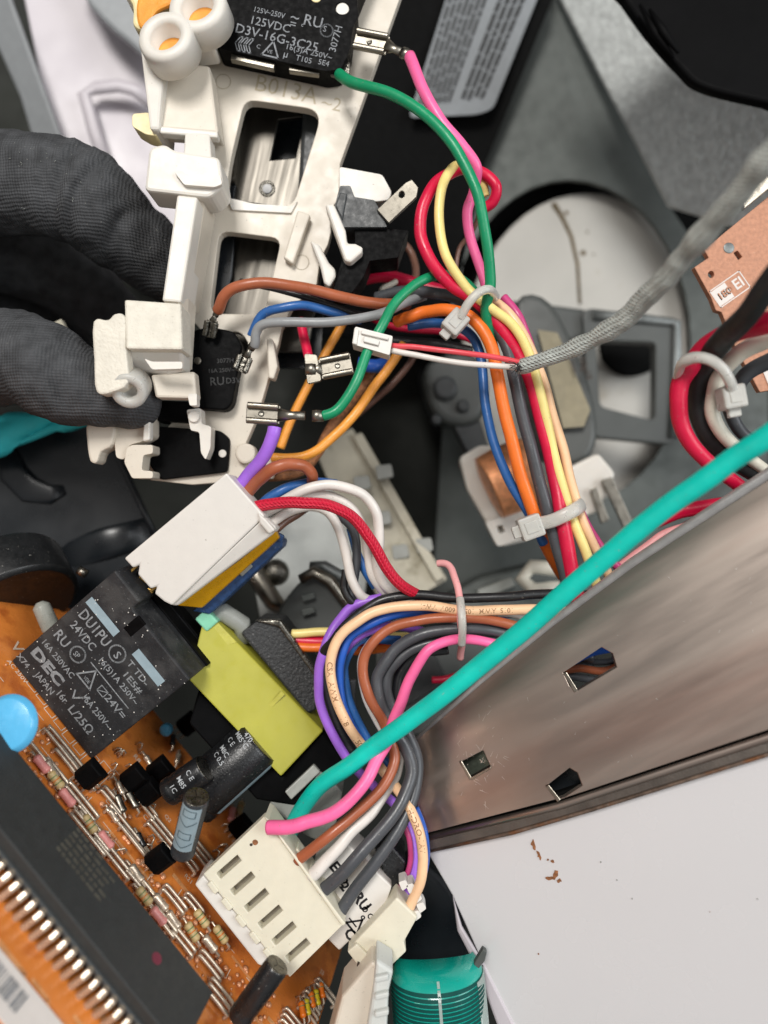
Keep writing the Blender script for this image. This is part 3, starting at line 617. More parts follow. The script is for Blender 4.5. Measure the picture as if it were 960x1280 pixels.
bd = P(515, 225, -1) - P(478, 272, -2.2); bd.normalize(); bq = V((.76, .64, -.2)).normalized()
slab('blade', [(471, 262, -2.2), (507, 228, -.9), (515, 224, -.8), (523, 234, -.8), (521, 246, -1), (486, 279, -2.2)], .8, M['tin'], tb, bevel=.12, holes=[[(502 + 3.6 * math.cos(a / 10 * 6.283), 243 + 4.2 * math.sin(a / 10 * 6.283), -1.2) for a in range(10)]])

# ------------------------------------------------------------------ crimped flat terminals
def receptacle(label, pts, wdt, parent=None, m='tin', crimp=True):
    """female flat terminal from pts[0] (mouth) to pts[1] (neck) to pts[2] (wire end); px, z"""
    a, b, c = [P(*p) for p in pts]; t = (b - a).normalized(); y = V((0, 0, 1)).cross(t).normalized(); z = t.cross(y)
    L = (b - a).length; hw = wdt / 2
    r = thing('flat_terminal', label, 'terminal', (a + c) / 2, 'crimped flat terminals')
    ds = [box(a + t * L / 2, (t, y, z), (L / 2, hw, .2))]
    ds2 = []
    for s_ in (-1, 1):   # rolled sides
        path = [a + t * .2 + y * s_ * hw * .82 + z * .5, a + t * (L - .3) + y * s_ * hw * .82 + z * .5]
        v, f, _ = tube_data(path, .55, 10); ds2.append((v, f))
    mk('tongue', *ds[0], M[m], r, bevel=.1)
    for d_ in ds2: mk('rolled_side', *d_, M[m], r, smooth=False, bevel=.08)
    mk('detent', *lathe(a + t * L * .45 + z * .2, z, [(.5, 0), (.35, .25)], 14), M['tin_dark'], r)
    v, f, _ = tube_data([b - t * .3, b + (c - b) * .3, b + (c - b) * .6], [hw * .8, hw * .45, hw * .5], 12, .7); mk('neck', v, f, M[m], r, smooth=True)
    if crimp:
        q = (c - b).normalized(); v, f, _ = tube_data([c - q * 1.5, c - q * .8, c + q * .3], [hw * .6, hw * .66, hw * .62], 12, .85); mk('crimp', v, f, M[m], r, smooth=True)
    return r
receptacle('flat terminal on the microswitch at the start of the pink wire', [(443, 50, -3), (485, 58, -2.4), (512, 70, -1.6)], 3.2)
receptacle('silver flat terminal on the free end of the green wire', [(308, 516, 5), (350, 519, 5), (402, 520, 5)], 2.9)
receptacle('silver flag terminal hanging on the short red wire', [(440, 454, -3), (400, 462, -3), (384, 462, -3)], 3.4)
slab('flag', rounded([(380, 442, -2.6), (396, 443, -2.6), (402, 476, -2.6), (384, 480, -2.6)], 3), .8, M['tin'], bpy.data.objects['flat_terminal.002'], bevel=.15)
receptacle('dark soldered terminal at the end of the brown wire', [(262, 422, -4), (266, 400, -3), (274, 386, -3)], 1.8, m='tin_dark')
receptacle('dark soldered terminal at the end of the grey wire', [(300, 465, -3), (308, 445, -3), (318, 428, -3)], 2.2, m='tin_dark')

# ------------------------------------------------------------------ gloved hand: one continuous mesh
def hand():
    bm = bmesh.new()
    def chain(pts):
        s = crom([tuple(p) for p in pts], 6)
        path = [P(x, y, z) for x, y, z, r in s]; rad = [q[3] for q in s]
        v, f, _ = tube_data(path, rad, 20)
        for c_, r_ in ((path[0], rad[0]), (path[-1], rad[-1])):
            res = bmesh.ops.create_icosphere(bm, subdivisions=3, radius=r_); bmesh.ops.translate(bm, verts=res['verts'], vec=c_)
        vs = [bm.verts.new(p) for p in v]
        for q in f: bm.faces.new([vs[i] for i in q])
    chain([(-150, 330, -26, 15), (-60, 232, -16, 10), (-10, 232, -10, 9.2), (55, 232, -7, 8.6), (110, 250, -8, 8.9), (150, 290, -12, 7.6), (185, 318, -16, 7.4), (222, 352, -20, 6.2)])   # index
    chain([(-150, 370, -34, 14), (-60, 320, -32, 9), (20, 318, -34, 8.8), (90, 350, -40, 8.6), (135, 395, -44, 7.6), (170, 440, -46, 6.4)])      # middle
    chain([(-150, 420, -42, 13), (-60, 380, -46, 9), (20, 380, -50, 8.4), (70, 410, -56, 8.0), (115, 445, -58, 7.0), (140, 470, -58, 6.0)])       # ring
    chain([(-150, 470, -48, 12), (-60, 440, -56, 8), (0, 450, -60, 7.4), (50, 470, -64, 6.8), (85, 490, -66, 5.6)])                                # little
    chain([(-180, 460, -22, 15), (-80, 452, -6, 10.5), (-20, 446, 0, 8.6), (35, 452, 2, 7.6), (68, 470, 2, 8.0), (105, 483, 1.5, 6.5), (150, 494, 0, 5.4), (166, 500, -1, 5.0)])   # thumb
    chain([(-150, 340, -30, 19), (-190, 400, -34, 22), (-170, 470, -34, 17), (-260, 520, -36, 20), (-420, 640, -40, 19)])                     # palm and wrist
    me = bpy.data.meshes.new('gloved_hand'); bm.to_mesh(me); bm.free()
    o = bpy.data.objects.new('gloved_hand', me); COL.objects.link(o)
    r = o.modifiers.new('r', 'REMESH'); r.mode = 'VOXEL'; r.voxel_size = .85; r.use_smooth_shade = True
    s = o.modifiers.new('s', 'SMOOTH'); s.iterations = 5; s.factor = .5
    dg = bpy.context.evaluated_depsgraph_get(); ev = o.evaluated_get(dg); n = bpy.data.meshes.new_from_object(ev)
    vs = [v.co.copy() for v in n.vertices]; nn = [v.normal.copy() for v in n.vertices]; fs = [list(p.vertices) for p in n.polygons]
    bpy.data.objects.remove(o)
    out = []
    for p, m_ in zip(vs, nn):   # creases at the bends and loose folds of the fabric
        d = noise.noise(p * .10) * .9 + noise.noise(p * .3) * .3 - abs(noise.noise(V((p.x * .30, p.y * .12, p.z * .2)))) * .5
        for cx, cy, cz, ax_, s_, w_ in ((80, 240, 0, V((.94, -.35, 0)), 1.6, .9), (100, 252, 0, V((.9, -.5, 0)), 1.2, .8), (62, 240, 0, V((.98, -.2, 0)), .9, .8), (134, 285, 0, V((.8, -.6, 0)), .9, .8), (28, 450, 0, V((.9, .2, 0)), 1.0, 1.0), (100, 480, 0, V((.95, .3, 0)), .8, 1.0), (48, 460, 0, V((.9, .3, 0)), .8, .8)):
            c_ = P(cx, cy, -2); q = (p - c_); dd = q.dot(ax_)
            if q.length < 15: d -= s_ * math.exp(-(dd / w_) ** 2) * max(0, 1 - q.length / 15)
        out.append(p + m_ * d)
    return mk('gloved_hand', out, fs, M['glove'], None, smooth=True, label='hand in a black knitted glove gripping the white bracket', cat='gloved hand')
gh = hand()
lint = []
random.seed(11)
for k in range(26):     # lint on the knitted back of the index finger
    x = random.uniform(0, 190); y = 170 + max(0, x - 90) * .85 + random.uniform(3, 75)
    p = P(x, y, 4); 
    hit = None
    loc = gh.location
    ok, hp, hn, _ = gh.ray_cast((p + V((0, 0, 30))) * .001 - loc, V((0, 0, -1)))
    if ok:
        h = (hp + loc) * 1000 + hn * .1; d = V((random.uniform(-1, 1), random.uniform(-1, 1), .2)) * random.uniform(.12, .5)
        v, f, _ = tube_data([h, h + d * .6 + V((0, 0, .1)), h + d], .04, 5); lint.append((v, f))
if lint: v, f = join(lint); mk('lint', v, f, M['greyblock'], gh, kind='stuff')
slab('card_corner', [(52, 410, -12), (76, 398, -14), (84, 414, -14), (80, 424, -12), (58, 420, -12)], 1.5, M['conduct'], None, bevel=.2, label='small pale scrap held in the glove above the thumb', cat='scrap')

# ------------------------------------------------------------------ wires of the upper harness
W = wire
G1 = 'wires of the upper harness'; G2 = 'wires curling in the lower loop'
def U(*a, **k): k.setdefault('group', G1); return W(*a, **k)
U([(424, 93, -2.5), (440, 103, 0), (490, 118, 3), (536, 147, 5), (572, 190, 6), (596, 240, 6), (608, 300, 5), (613, 350, 3), (608, 392, 1), (618, 440, -3)], 14, M['green'], 'green wire curving from the microswitch down to the upper cable tie')
U([(512, 70, -1.6), (527, 110, 1), (550, 150, 2), (578, 182, 2), (596, 212, 1), (592, 240, -1), (584, 268, -2), (590, 305, -3), (604, 345, -3), (612, 385, -3)], (15, 12), M['pink'], 'pink wire from the top flat terminal passing behind the green wire')
U([(602, 262, -5), (616, 252, -4), (620, 234, -3), (606, 218, -3), (580, 211, -2), (550, 224, 0), (530, 254, 1), (526, 292, 1), (540, 328, 1), (564, 356, 0), (598, 378, 0), (634, 420, 0), (662, 472, 0), (680, 540, 0), (694, 600, 0), (703, 650, 1), (712, 700, 1), (724, 755, 0)], (13, 19), M['crimson'], 'crimson wire looping over itself then running down the harness')
U([(606, 246, -5), (604, 232, -4.4), (590, 212, -4), (568, 208, -1), (553, 232, 1.6), (549, 275, 2), (558, 320, 2), (582, 358, 1), (612, 384, 1.4), (642, 408, 1.4), (664, 450, 1), (684, 530, .6), (698, 590, .6), (713, 640, 1), (730, 685, .6), (748, 735, 0)], (12, 13), M['pale_yellow'], 'pale yellow wire arching over the red loop into the harness')
U([(404, 520, 5), (424, 508, 5), (446, 474, 5), (462, 436, 4), (482, 398, 3), (506, 366, 1), (536, 347, -1), (560, 344, -4), (580, 352, -5), (600, 372, -5)], (13, 12), M['green'], 'green wire running up from the free silver terminal')
U([(496, 402, -6), (512, 396, -4), (535, 389, -3), (562, 388, -1), (590, 398, 0), (612, 428, .6), (622, 470, .6), (634, 530, .6), (650, 590, .4), (668, 645, -1), (682, 680, -6), (705, 720, -9)], (15, 17), M['orange'], 'orange wire in the middle of the upper harness')
U([(470, 372, -9), (505, 364, -7), (540, 366, -5), (575, 374, -3), (606, 392, -1), (632, 430, -.4), (644, 478, -.4), (658, 540, -.4), (674, 600, 0), (690, 660, 0), (703, 705, 0), (716, 750, -1)], (14, 17), M['charcoal'], 'dark grey wire between orange and crimson in the upper harness')
U([(510, 408, -9), (545, 404, -8), (580, 412, -5), (600, 440, -4), (606, 500, -3), (618, 555, -2.4), (636, 600, -2), (660, 640, -2), (680, 680, -4)], 12, M['blue'], 'blue wire along the left side of the upper harness')
U([(612, 372, -3), (636, 392, -1), (655, 420, -.4), (672, 455, -1), (686, 500, -1), (704, 560, -.6), (716, 610, 0), (730, 655, 0), (748, 692, -1), (764, 725, -2)], 12, M['peach'], 'peach wire along the right side of the upper harness')
U([(630, 372, -4), (648, 395, -2.6), (660, 425, -3), (676, 480, -4), (700, 560, -4), (726, 640, -2), (745, 675, -3), (768, 705, -4), (790, 720, -6)], 11, M['magenta'], 'magenta wire tucked behind the peach wire')
o = U([(272, 388, -3), (280, 370, -1), (300, 357, 0), (335, 354, 0), (380, 360, -1), (425, 371, -2), (470, 379, -4), (510, 380, -8)], 14, M['brown'], 'brown wire bending over from the dark terminal across the bracket')
U([(300, 352, -4), (330, 358, -4), (380, 371, -4), (420, 384, -5), (455, 394, -7), (500, 400, -9)], 8, M['black'], 'thin black wire crossing below the brown one')
U([(314, 420, -5), (324, 398, -4), (345, 386, -3), (380, 382, -3), (415, 390, -5), (450, 400, -8)], (11, 12), M['blue'], 'short blue wire arching behind the grey wire')
U([(318, 432, -3), (320, 416, -2), (332, 404, -1), (365, 403, 0), (420, 402, 0), (470, 394, -1), (505, 378, -4), (530, 370, -8)], 12, M['grey'], 'grey wire crossing from the bracket terminal to the harness')
U([(375, 400, -6), (380, 420, -5), (386, 446, -3.4)], 12, M['crimson'], 'short red wire going into the flag terminal')
U([(430, 400, -14), (408, 440, -14), (386, 480, -14), (366, 520, -14), (350, 560, -14)], 11, M['amber'], 'amber wire going down behind the flag terminal')
U([(505, 430, -13), (478, 470, -12), (450, 508, -10), (415, 548, -9), (380, 570, -8), (340, 572, -8)], 12, M['amber'], 'amber wire sweeping left below the green terminal')
U([(470, 455, -18), (440, 500, -18), (410, 540, -17), (395, 570, -15), (372, 590, -12), (335, 596, -12)], 13, M['rust'], 'rust coloured wire behind the amber one')
U([(520, 440, -24), (500, 470, -24), (478, 492, -24), (448, 518, -24)], 8, M['dull_brown'], 'thin dull brown wire end below the red and white pair')
U([(484, 452, -16), (470, 458, -14), (448, 455, -14)], 17, M['bright_blue'], 'short bright blue sleeve behind the green wire')
U([(490, 432, 3), (520, 434, 4), (570, 440, 5), (615, 446, 5), (655, 454, 5)], 7, M['red_thin'], 'thin red wire leaving the small white plug')
U([(490, 438, 3), (520, 444, 4), (570, 453, 5), (615, 457, 5), (655, 460, 5)], 7.5, M['white'], 'thin white wire leaving the small white plug')
for i, (a, c, z, l_) in enumerate((([(500, 300, -22), (515, 318, -22), (520, 345, -20), (510, 370, -18)], 'dull_brown', 9, 'dull brown wire loop in the dark behind the terminal block'),
                               ([(495, 352, -16), (478, 362, -14), (480, 376, -13)], 'ivory', 7, 'thin ivory wire bend beside the terminal block'),
                               ([(445, 350, -18), (480, 345, -17), (530, 358, -16), (580, 372, -15)], 'crimson', 16, 'dark red wire deep behind the brown wire'),
                               ([(460, 395, -20), (500, 410, -18), (560, 415, -16), (600, 430, -15)], 'crimson', 9, 'thin red wire behind the orange wire'),
                               ([(440, 405, -22), (480, 425, -20), (540, 430, -18), (590, 440, -16)], 'black', 14, 'black wire deep behind the small white plug'),
                               ([(600, 262, -8), (590, 290, -9), (575, 310, -10), (570, 340, -10)], 'dull_brown', 6, 'thin dark lead behind the red loop'))):
    U(a, z, M[c], l_)
# little plug
pl = thing('wire_plug', 'small white two-pin plug on the thin red and white wires', 'plug', P(466, 424, 3))
slab('body', rounded([(444, 408, 5), (491, 420, 5), (487, 444, 5), (440, 430, 5)], 2), 4, M['con_white'], pl, bevel=.25)
slab('rail', [(452, 412, 5.5), (486, 421, 5.5), (485, 425, 5.5), (451, 417, 5.5)], 1, M['con_white'], pl, bevel=.15)
slab('mouth', [(443, 409, 5.4), (449, 410.5, 5.4), (446, 431, 5.4), (440, 429.5, 5.4)], 4.6, M['con_white'], pl, bevel=.2)
slab('latch', [(455, 420, 5.5), (475, 425, 5.5), (473, 432, 5.5), (454, 427, 5.5)], .8, M['con_white'], pl, bevel=.15)
# braided sleeve in front
sl_ = W([(648, 459, 4), (668, 452, 6), (712, 437, 9), (752, 419, 13), (792, 388, 18), (830, 350, 24), (868, 305, 30), (910, 258, 36), (960, 200, 42), (1040, 110, 50)], (18, 36), M['sleeve'],
        'grey braided sleeve rising out of focus towards the upper right corner', name='braided_sleeve', cat='cable sleeve', group=None, lumpy=.28)
fr = []
random.seed(5)
for k in range(16):
    a = P(650 + random.uniform(-3, 4), 458 + random.uniform(-5, 6), 5.5 + random.random()); d = V((random.uniform(-1.8, -.1), random.uniform(-1.6, .9), random.uniform(0, .8)))
    v, f, _ = tube_data([a, a + d * .5 + V((0, .1, .2)), a + d], .07, 5); fr.append((v, f))
v, f = join(fr); mk('frayed_strand', v, f, M['ferrite'], sl_, kind='stuff')

# ------------------------------------------------------------------ cable ties
def tie(label, pts, wmm, thick, head, hz, zoff=0, closed=False, hs=(2.4, 1.9, 1.5)):
    r = thing('cable_tie', label, 'cable tie', P(*pts[0]), 'translucent nylon cable ties')
    s = crom(pts, 8); path = [P(*q) for q in s]
    if hz: 
        v, f, _ = tube_data(path, wmm / 2, 10, thick / wmm * 2)
    else: v, f, _ = tube_data(path, wmm / 2, 10, 1)
    mk('strap', v, f, M['tie'], r, smooth=True)
    if head:
        hx, hy, hzz, ang = head; ax_ = V((math.cos(ang), math.sin(ang), 0)); ay = V((-ax_.y, ax_.x, 0)); c = P(hx, hy, hzz)
        mk('head', *box(c, (ax_, ay, V((0, 0, 1))), hs), M['tie'], r, bevel=.35)
        mk('tail', *box(c - ax_ * (hs[0] + .5), (ax_, ay, V((0, 0, 1))), (.7, hs[1] * .55, .5)), M['tie'], r, bevel=.2)
        mk('slot', *box(c + V((0, 0, hs[2] * .92)), (ax_, ay, V((0, 0, 1))), (hs[0] * .55, hs[1] * .5, .25)), M['tie'], r, bevel=.1)
    return r
tie('cable tie gathering the top of the upper harness', [(575, 398, 3.6), (585, 380, 4.6), (598, 366, 4.8), (612, 362, 4), (620, 372, 1)], 1.5, .6, (569, 404, 2.4, math.radians(48)), 1, hs=(1.9, 1.6, 1.5))
tie('cable tie with a square head across the lower part of the upper harness', [(672, 655, 1.5), (690, 651, 2.6), (708, 643, 3.2), (722, 635, 2.6), (728, 630, .6)], 2.3, .5, (663, 659, 1.2, math.radians(20)), 1, hs=(1.9, 1.9, 1.4))
tie('cable tie band round the loop of coloured wires', [(575, 748, 2), (577, 765, 4.2), (578, 785, 4.4), (577, 806, 2.4)], 1.35, .5, None, 1)
tie('cable tie round the red and black cables at the right edge, out of focus', [(846, 478, 10), (852, 456, 15), (868, 447, 17), (888, 450, 18), (904, 462, 18), (914, 480, 17), (918, 492, 15)], 1.7, .6, (914, 497, 15, math.radians(100)), 1, hs=(1.7, 1.7, 1.5))
W([(548, 705, -4), (560, 706, -3), (568, 722, -1), (574, 745, 1), (576, 775, 3), (578, 800, 1), (575, 822, -3)], 9, M['salmon'], 'thin salmon wire threaded through the band of the loop', group=G2)

# ------------------------------------------------------------------ cables at the right edge
R = lambda *a, **k: W(*a, group='cables bundled at the right edge', **k)
R([(1010, 385, 26), (960, 402, 22), (918, 414, 18), (882, 436, 14), (857, 466, 12), (848, 505, 11), (858, 546, 10), (888, 580, 10), (925, 608, 10), (960, 640, 8)], (30, 15), M['crimson'], 'thick crimson cable curving round the bundle at the right edge')
R([(1040, 250, 40), (980, 330, 33), (940, 385, 27), (905, 425, 19), (880, 455, 12), (872, 500, 8), (884, 540, 7), (915, 572, 6), (960, 600, 4)], (32, 24), M['black_sleeve'], 'matt black sleeved cable crossing in front of the crimson cable')
R([(1010, 400, 20), (960, 424, 17), (920, 444, 14), (898, 474, 12), (890, 510, 11), (903, 542, 10), (930, 568, 8), (960, 590, 6)], (24, 14), M['ivory'], 'ivory cable inside the bundle at the right edge')
R([(1010, 425, 14), (960, 452, 11), (926, 474, 9), (912, 505, 7), (922, 535, 6), (950, 560, 4)], (22, 14), M['charcoal'], 'dark grey cable innermost in the bundle at the right edge')
R([(752, 700, -8), (775, 676, -7), (812, 654, -6), (850, 640, -4), (890, 632, -2), (930, 628, 0)], (17, 19), M['crimson'], 'crimson cable running behind the teal wire into the recess')
R([(768, 712, -6), (800, 690, -5), (830, 668, -4), (870, 655, -2), (905, 648, 0)], 11, M['salmon'], 'salmon wire beside the crimson cable behind the teal wire')
R([(755, 735, -6), (790, 712, -5), (830, 688, -4), (870, 668, -2)], 10, M['ivory'], 'ivory wire close under the teal wire above the steel strip')
R([(820, 680, -8), (860, 655, -6), (900, 640, -4), (940, 632, -2)], 9, M['crimson'], 'thin red wire between the teal wire and the steel strip')
# tan circuit board
tbd = thing('small_board', 'tan circuit board corner with white print at the right edge', 'circuit board', P(930, 350, -8))
bsl = slab('board', zz([(868, 334), (886, 322), (880, 312), (1010, 205), (1100, 300), (1010, 480), (950, 490), (912, 420), (906, 400), (902, 390), (895, 388), (889, 372)], -6), 1.4, M['pcb_edge'], tbd, bevel=.1,
     holes=[[(889 + 4 * math.cos(a * .628), 343 + 4.5 * math.sin(a * .628), -6) for a in range(10)], zz([(917, 316), (922, 313), (928, 321), (923, 325)], -6)])
slab('steel_edge', [(925, 244, -5), (1010, 170, -2), (1010, 196, -2), (930, 262, -5)], 1, M['tin'], tbd, bevel=.2)
ex = (P(945, 340, -6) - P(895, 375, -6)).normalized(); ey = V((-ex.y, ex.x, 0))
printed([(shape2([(0, 0), (1, 0), (1, .55), (0, .55)], .03), .3, -.6, 6.2), (rect2(.48, .5), .4, -.4, 6), ('EI', 4.2, .3, 2.6), ('180', .7, .4, 1.8)], P(897, 382, -6), ex, ey, M['sticker'], tbd, bold=.02)
printed([('1EO', .9, .5, 1.7)], P(897, 382, -5.93), ex, ey, M['pcb_edge'], tbd, bold=.02)
turned('solder_pad', P(911, 310, -6), V((0, 0, 1)), [(1.0, 0), (.9, .1), (.2, .15)], M['galv'], tbd, n=14)
b2 = slab('sticker', zz([(950, 455), (1010, 420), (1010, 500), (966, 494)], -5.8), .3, M['sticker'], tbd, bevel=0)

# ------------------------------------------------------------------ steel strip, lip and white panel
st = thing('steel_strip', 'long brushed steel strip with square punched holes below the teal wire', 'metal strip', P(740, 820, 5))
edge_t = lambda t: (960 - 440 * t, 600 + 328 * t)
ZR, ZL = 27, -5
top = [(1080, 500, 36), (960, 593, ZR), (790, 703, 15), (600, 852, 2), (517, 925, ZL), (520, 985, ZL - 1), (524, 1044, ZL - 1), (700, 998, 4), (960, 912, 17), (1080, 872, 23)]
ns = plane_heights((960, 593, 15), (517, 925, -8), (524, 1044, -5))
pts = [(1080, 500), (960, 593), (790, 703), (600, 852), (517, 925), (520, 985), (524, 1044), (700, 998), (960, 912), (1080, 872)]
slab('plate', ns(pts), 1.0, M['steel'], st, bevel=.2, holes=[ns([(704, 841), (752, 809), (766, 817), (771, 834), (722, 863), (712, 858)]), ns([(577, 952), (604, 938), (613, 958), (588, 972)]), ns([(684, 982), (712, 960), (722, 966), (728, 982), (700, 1000)])])
tube('rolled_edge', [P(*p) for p in ns([(1080, 498), (960, 592), (790, 703), (690, 778), (600, 852), (517, 926)], .1)], [.8, .8, .75, .6, .45, .3], mat('pale_edge', 'b7b5b3', rough=.4, metal=.4), st)  # rolled edge in a paler tone than the strip
slab('hole_lip', ns([(574, 953), (577, 951), (590, 973), (587, 976)], .35), .7, M['tin'], st, bevel=.08)
slab('hole_lip', ns([(588, 972), (613, 958), (614, 961), (589, 976)], .35), .7, M['tin'], st, bevel=.08)
slab('hole_lip', ns([(682, 983), (686, 981), (701, 1000), (697, 1003)], .35), .7, M['tin'], st, bevel=.08)
slab('hole_lip', ns([(704, 842), (708, 840), (722, 862), (718, 866)], .25), .6, M['tin'], st, bevel=.08)
slab('hole_backing', ns([(565, 940), (615, 925), (628, 975), (585, 990)], -3.5), .6, mat('greenish_steel', '5c6358', rough=.4, metal=.7), st, bevel=0)
slab('hole_backing', ns([(672, 960), (728, 945), (745, 995), (690, 1015)], -6), .6, M['gloss_black'], st, bevel=0)
sc = []
random.seed(9)
def on_strip(x, y, h=.1): return P(*ns([(x, y)], 0)[0]) + V((0, 0, h))
for k in range(95):    # scratches and bright specks round the punched holes
    far = k > 55
    x, y = (random.uniform(560, 950), random.uniform(700, 980)) if far else (random.gauss(600, 22), random.gauss(935, 38))
    L_ = random.uniform(2, 7) if far else random.uniform(1.5, 13); an = random.choice((-1.1, -.9, 1.3, .6)) + random.uniform(-.25, .25)
    if x < 525 or x > 940 or y < 925 - (x - 517) * .75 + 18 or y > 1044 - (x - 524) * .30 - 14: continue
    dx, dy = math.cos(an) * L_, math.sin(an) * L_; wx, wy = -dy / L_ * .38, dx / L_ * .38
    sc.append(([on_strip(x - wx, y - wy), on_strip(x + dx, y + dy), on_strip(x + wx, y + wy)], [[0, 1, 2]]))
v, f = join(sc); mk('scratch', v, f, mat('bright_scratch', 'c9c4be', rough=.35, metal=.8), st, kind='stuff')
lp = thing('seam_lip', 'rusty folded steel seam between the strip and the white panel', 'metal seam', P(740, 1000, 0))
slab('groove', ns([(521, 1036), (700, 990), (960, 903), (1080, 862), (1080, 884), (960, 928), (700, 1010), (524, 1054)], -2.4), 1.0, M['paint_black'], lp, bevel=0)
slab('lip', ns([(524, 1048), (700, 1005), (960, 920), (1080, 880), (1080, 908), (960, 944), (740, 1013), (640, 1042), (534, 1066)], -1.4), 1.6, mat('dull_seam_steel', '5c554f', rough=.5, metal=.5, mott=.2, mscale=.3, bump=.2), lp, bevel=.5)
tube('rust_edge', [P(*p) for p in ns([(1080, 907), (960, 943), (740, 1012), (640, 1041), (534, 1065)], -1.5)], [.32, .28, .3, .34, .2], M['rust_edge'], lp)
tube('fold', [P(*p) for p in ns([(524, 1050), (700, 1007), (960, 922), (1080, 882)], -1.2)], [.5, .6, .6, .6], M['steel'], lp, flat=.8)
_a, _b = ns([(530, 1062), (960, 938)], -2.7)
zp = plane_heights(_a, _b, (640, 1290, -1))
wp = slab('white_panel', zp([(530, 1058), (640, 1032), (740, 1004), (960, 934), (1080, 894), (1100, 1420), (720, 1420), (632, 1290), (600, 1196), (566, 1120)]), 1.2, M['white_paint'], None, bevel=.25,
          kind='structure', label='glossy white enamelled panel with small rust chips')
slab('panel_fold', zp([(566, 1120), (578, 1160), (604, 1204), (652, 1300), (628, 1300), (596, 1212), (572, 1165)], .4), 1.4, M['lilac_paint'], wp, bevel=.4)
for (cx, cy, w_, h_, an) in ((667, 1056, 3.2, 8, -.4), (674, 1069, 2.6, 6.5, -.35), (685, 1075, 1.4, 1.4, 0), (691, 1077, 2.6, 1.8, .5), (686, 1098, 5.5, 2.8, 0), (694, 1094, 3.4, 6.8, .2), (699, 1101, 3, 2.4, 0)):
    q = []
    random.seed(int(cx * 7))
    for k in range(15):
        a = k * 6.283 / 15; r_ = random.uniform(.5, 1.2); x, y = w_ * r_ * math.cos(a), h_ * r_ * math.sin(a)
        q.append((cx + x * math.cos(an) - y * math.sin(an), cy + x * math.sin(an) + y * math.cos(an)))
    slab('rust_chip', zp(q, .12), .2, M['rust'], wp, bevel=0)
random.seed(14)
for k in range(6):
    x, y = random.uniform(640, 950), random.uniform(1010, 1270); r_ = random.uniform(.5, 1.4)
    q = [(x + r_ * random.uniform(.5, 1.2) * math.cos(a), y + r_ * random.uniform(.5, 1.2) * math.sin(a)) for a in (0, 1.05, 2.1, 3.14, 4.2, 5.2)]
    slab('dirt_speck', zp(q, .1), .12, M['greyblock'] if k % 3 else M['rust'], wp, bevel=0)
dk = thing('black_boot', 'black rounded moulding in the gap left of the white panel', 'moulding', P(545, 1140, -12))
slab('body', poly_smooth([(505, 1080, -11), (545, 1092, -11), (572, 1130, -11), (585, 1180, -11), (592, 1240, -11), (520, 1260, -11), (470, 1200, -11)], 4), 6, M['gloss_black'], dk, bevel=1.5, seg=3)

# ------------------------------------------------------------------ orange control board and its parts
th = math.radians(12)
E1 = V((.63, -.776, 0)).normalized(); Q_ = V((.776, .63, 0)).normalized(); Z_ = V((0, 0, 1))
NB = Q_ * math.cos(th) + Z_ * math.sin(th); MB_ = -Q_ * math.sin(th) + Z_ * math.cos(th); OB = P(62, 888, 0)
CAM = V((0, 0, D))
def BI(px, py, h=0.):     # where the sight line of a photograph point meets the plane h mm above the board
    d = P(px, py, 0) - CAM; return CAM + d * ((OB + NB * h - CAM).dot(NB) / d.dot(NB))
def BF(px, py, v=0.):     # the same for a plane parallel to the relay's printed face
    d = P(px, py, 0) - CAM; return CAM + d * ((OB + MB_ * v - CAM).dot(MB_) / d.dot(MB_))
def B3(u, v, h): return OB + E1 * u + MB_ * v + NB * h
def uvh(p): r = p - OB; return r.dot(E1), r.dot(MB_), r.dot(NB)
cb = thing('control_board', 'orange circuit board with fine tracks and white print at the lower left', 'circuit board', B3(25, 10, 0))
# outline in board millimetres (u along the chip, v towards the lens)
u0 = uvh(BI(36, 772))[0]
bout = [B3(*q, 0) for q in ((-19, -16), (-14.5, -22), (70, -22), (70, 8), (64, 12), (64, 62), (-40, 62), (-40, 4), (-26, 0))]
slab('substrate', bout, -NB * 1.6, M['pcb'], cb, bevel=.1)
# tracks, print and solder beads: joined, too fine to pick apart
random.seed(21)
trk, ink, bead, bead2 = [], [], [], []
def flat_line(pts, wd, h=.03):
    ds = []
    for a, b in zip(pts, pts[1:]):
        A, B = B3(a[0], a[1], h), B3(b[0], b[1], h); d = (B - A); 
        if d.length < .01: continue
        d.normalize(); q = NB.cross(d) * wd / 2
        ds.append(([A - d * wd * .3 - q, B + d * wd * .3 - q, B + d * wd * .3 + q, A - d * wd * .3 + q], [[0, 1, 2, 3]]))
    return join(ds)
def bump_line(pts, r=.22, h=.05):
    v, f, _ = tube_data([B3(a, b, h) for a, b in pts], r, 6, 1); return v, f
for k in range(60):
    u, v = random.uniform(-12, 62), random.uniform(1, 40); L_ = random.uniform(3, 11); s_ = random.choice((-1, 1))
    trk.append(flat_line([(u, v), (u + L_, v + .1), (u + L_ + s_ * 1.3, v + 1.3)], random.choice((.5, .8, 1.1)), .03 + k * .0004))
for k in range(120):
    u, v = random.uniform(-12, 62), random.uniform(2, 24)
    if random.random() < .5: ink.append(flat_line([(u, v), (u + random.uniform(1.2, 4.5), v)], .14, .07))
    else: ink.append(flat_line([(u, v), (u, v + random.uniform(.8, 2.2))], .14, .075))
for k in range(10):
    u, v = -6 + k * 2.6, random.uniform(-3, 1)
    ink.append(flat_line([(u, v - 2), (u, v + 3), (u + 2.1, v + 3), (u + 2.1, v - 2), (u, v - 2)], .16, .07))
v, f = join(trk); mk('copper_track', v, f, M['track'], cb, kind='stuff')
v, f = join(ink); mk('printed_line', v, f, M['ink_white'], cb, kind='stuff')
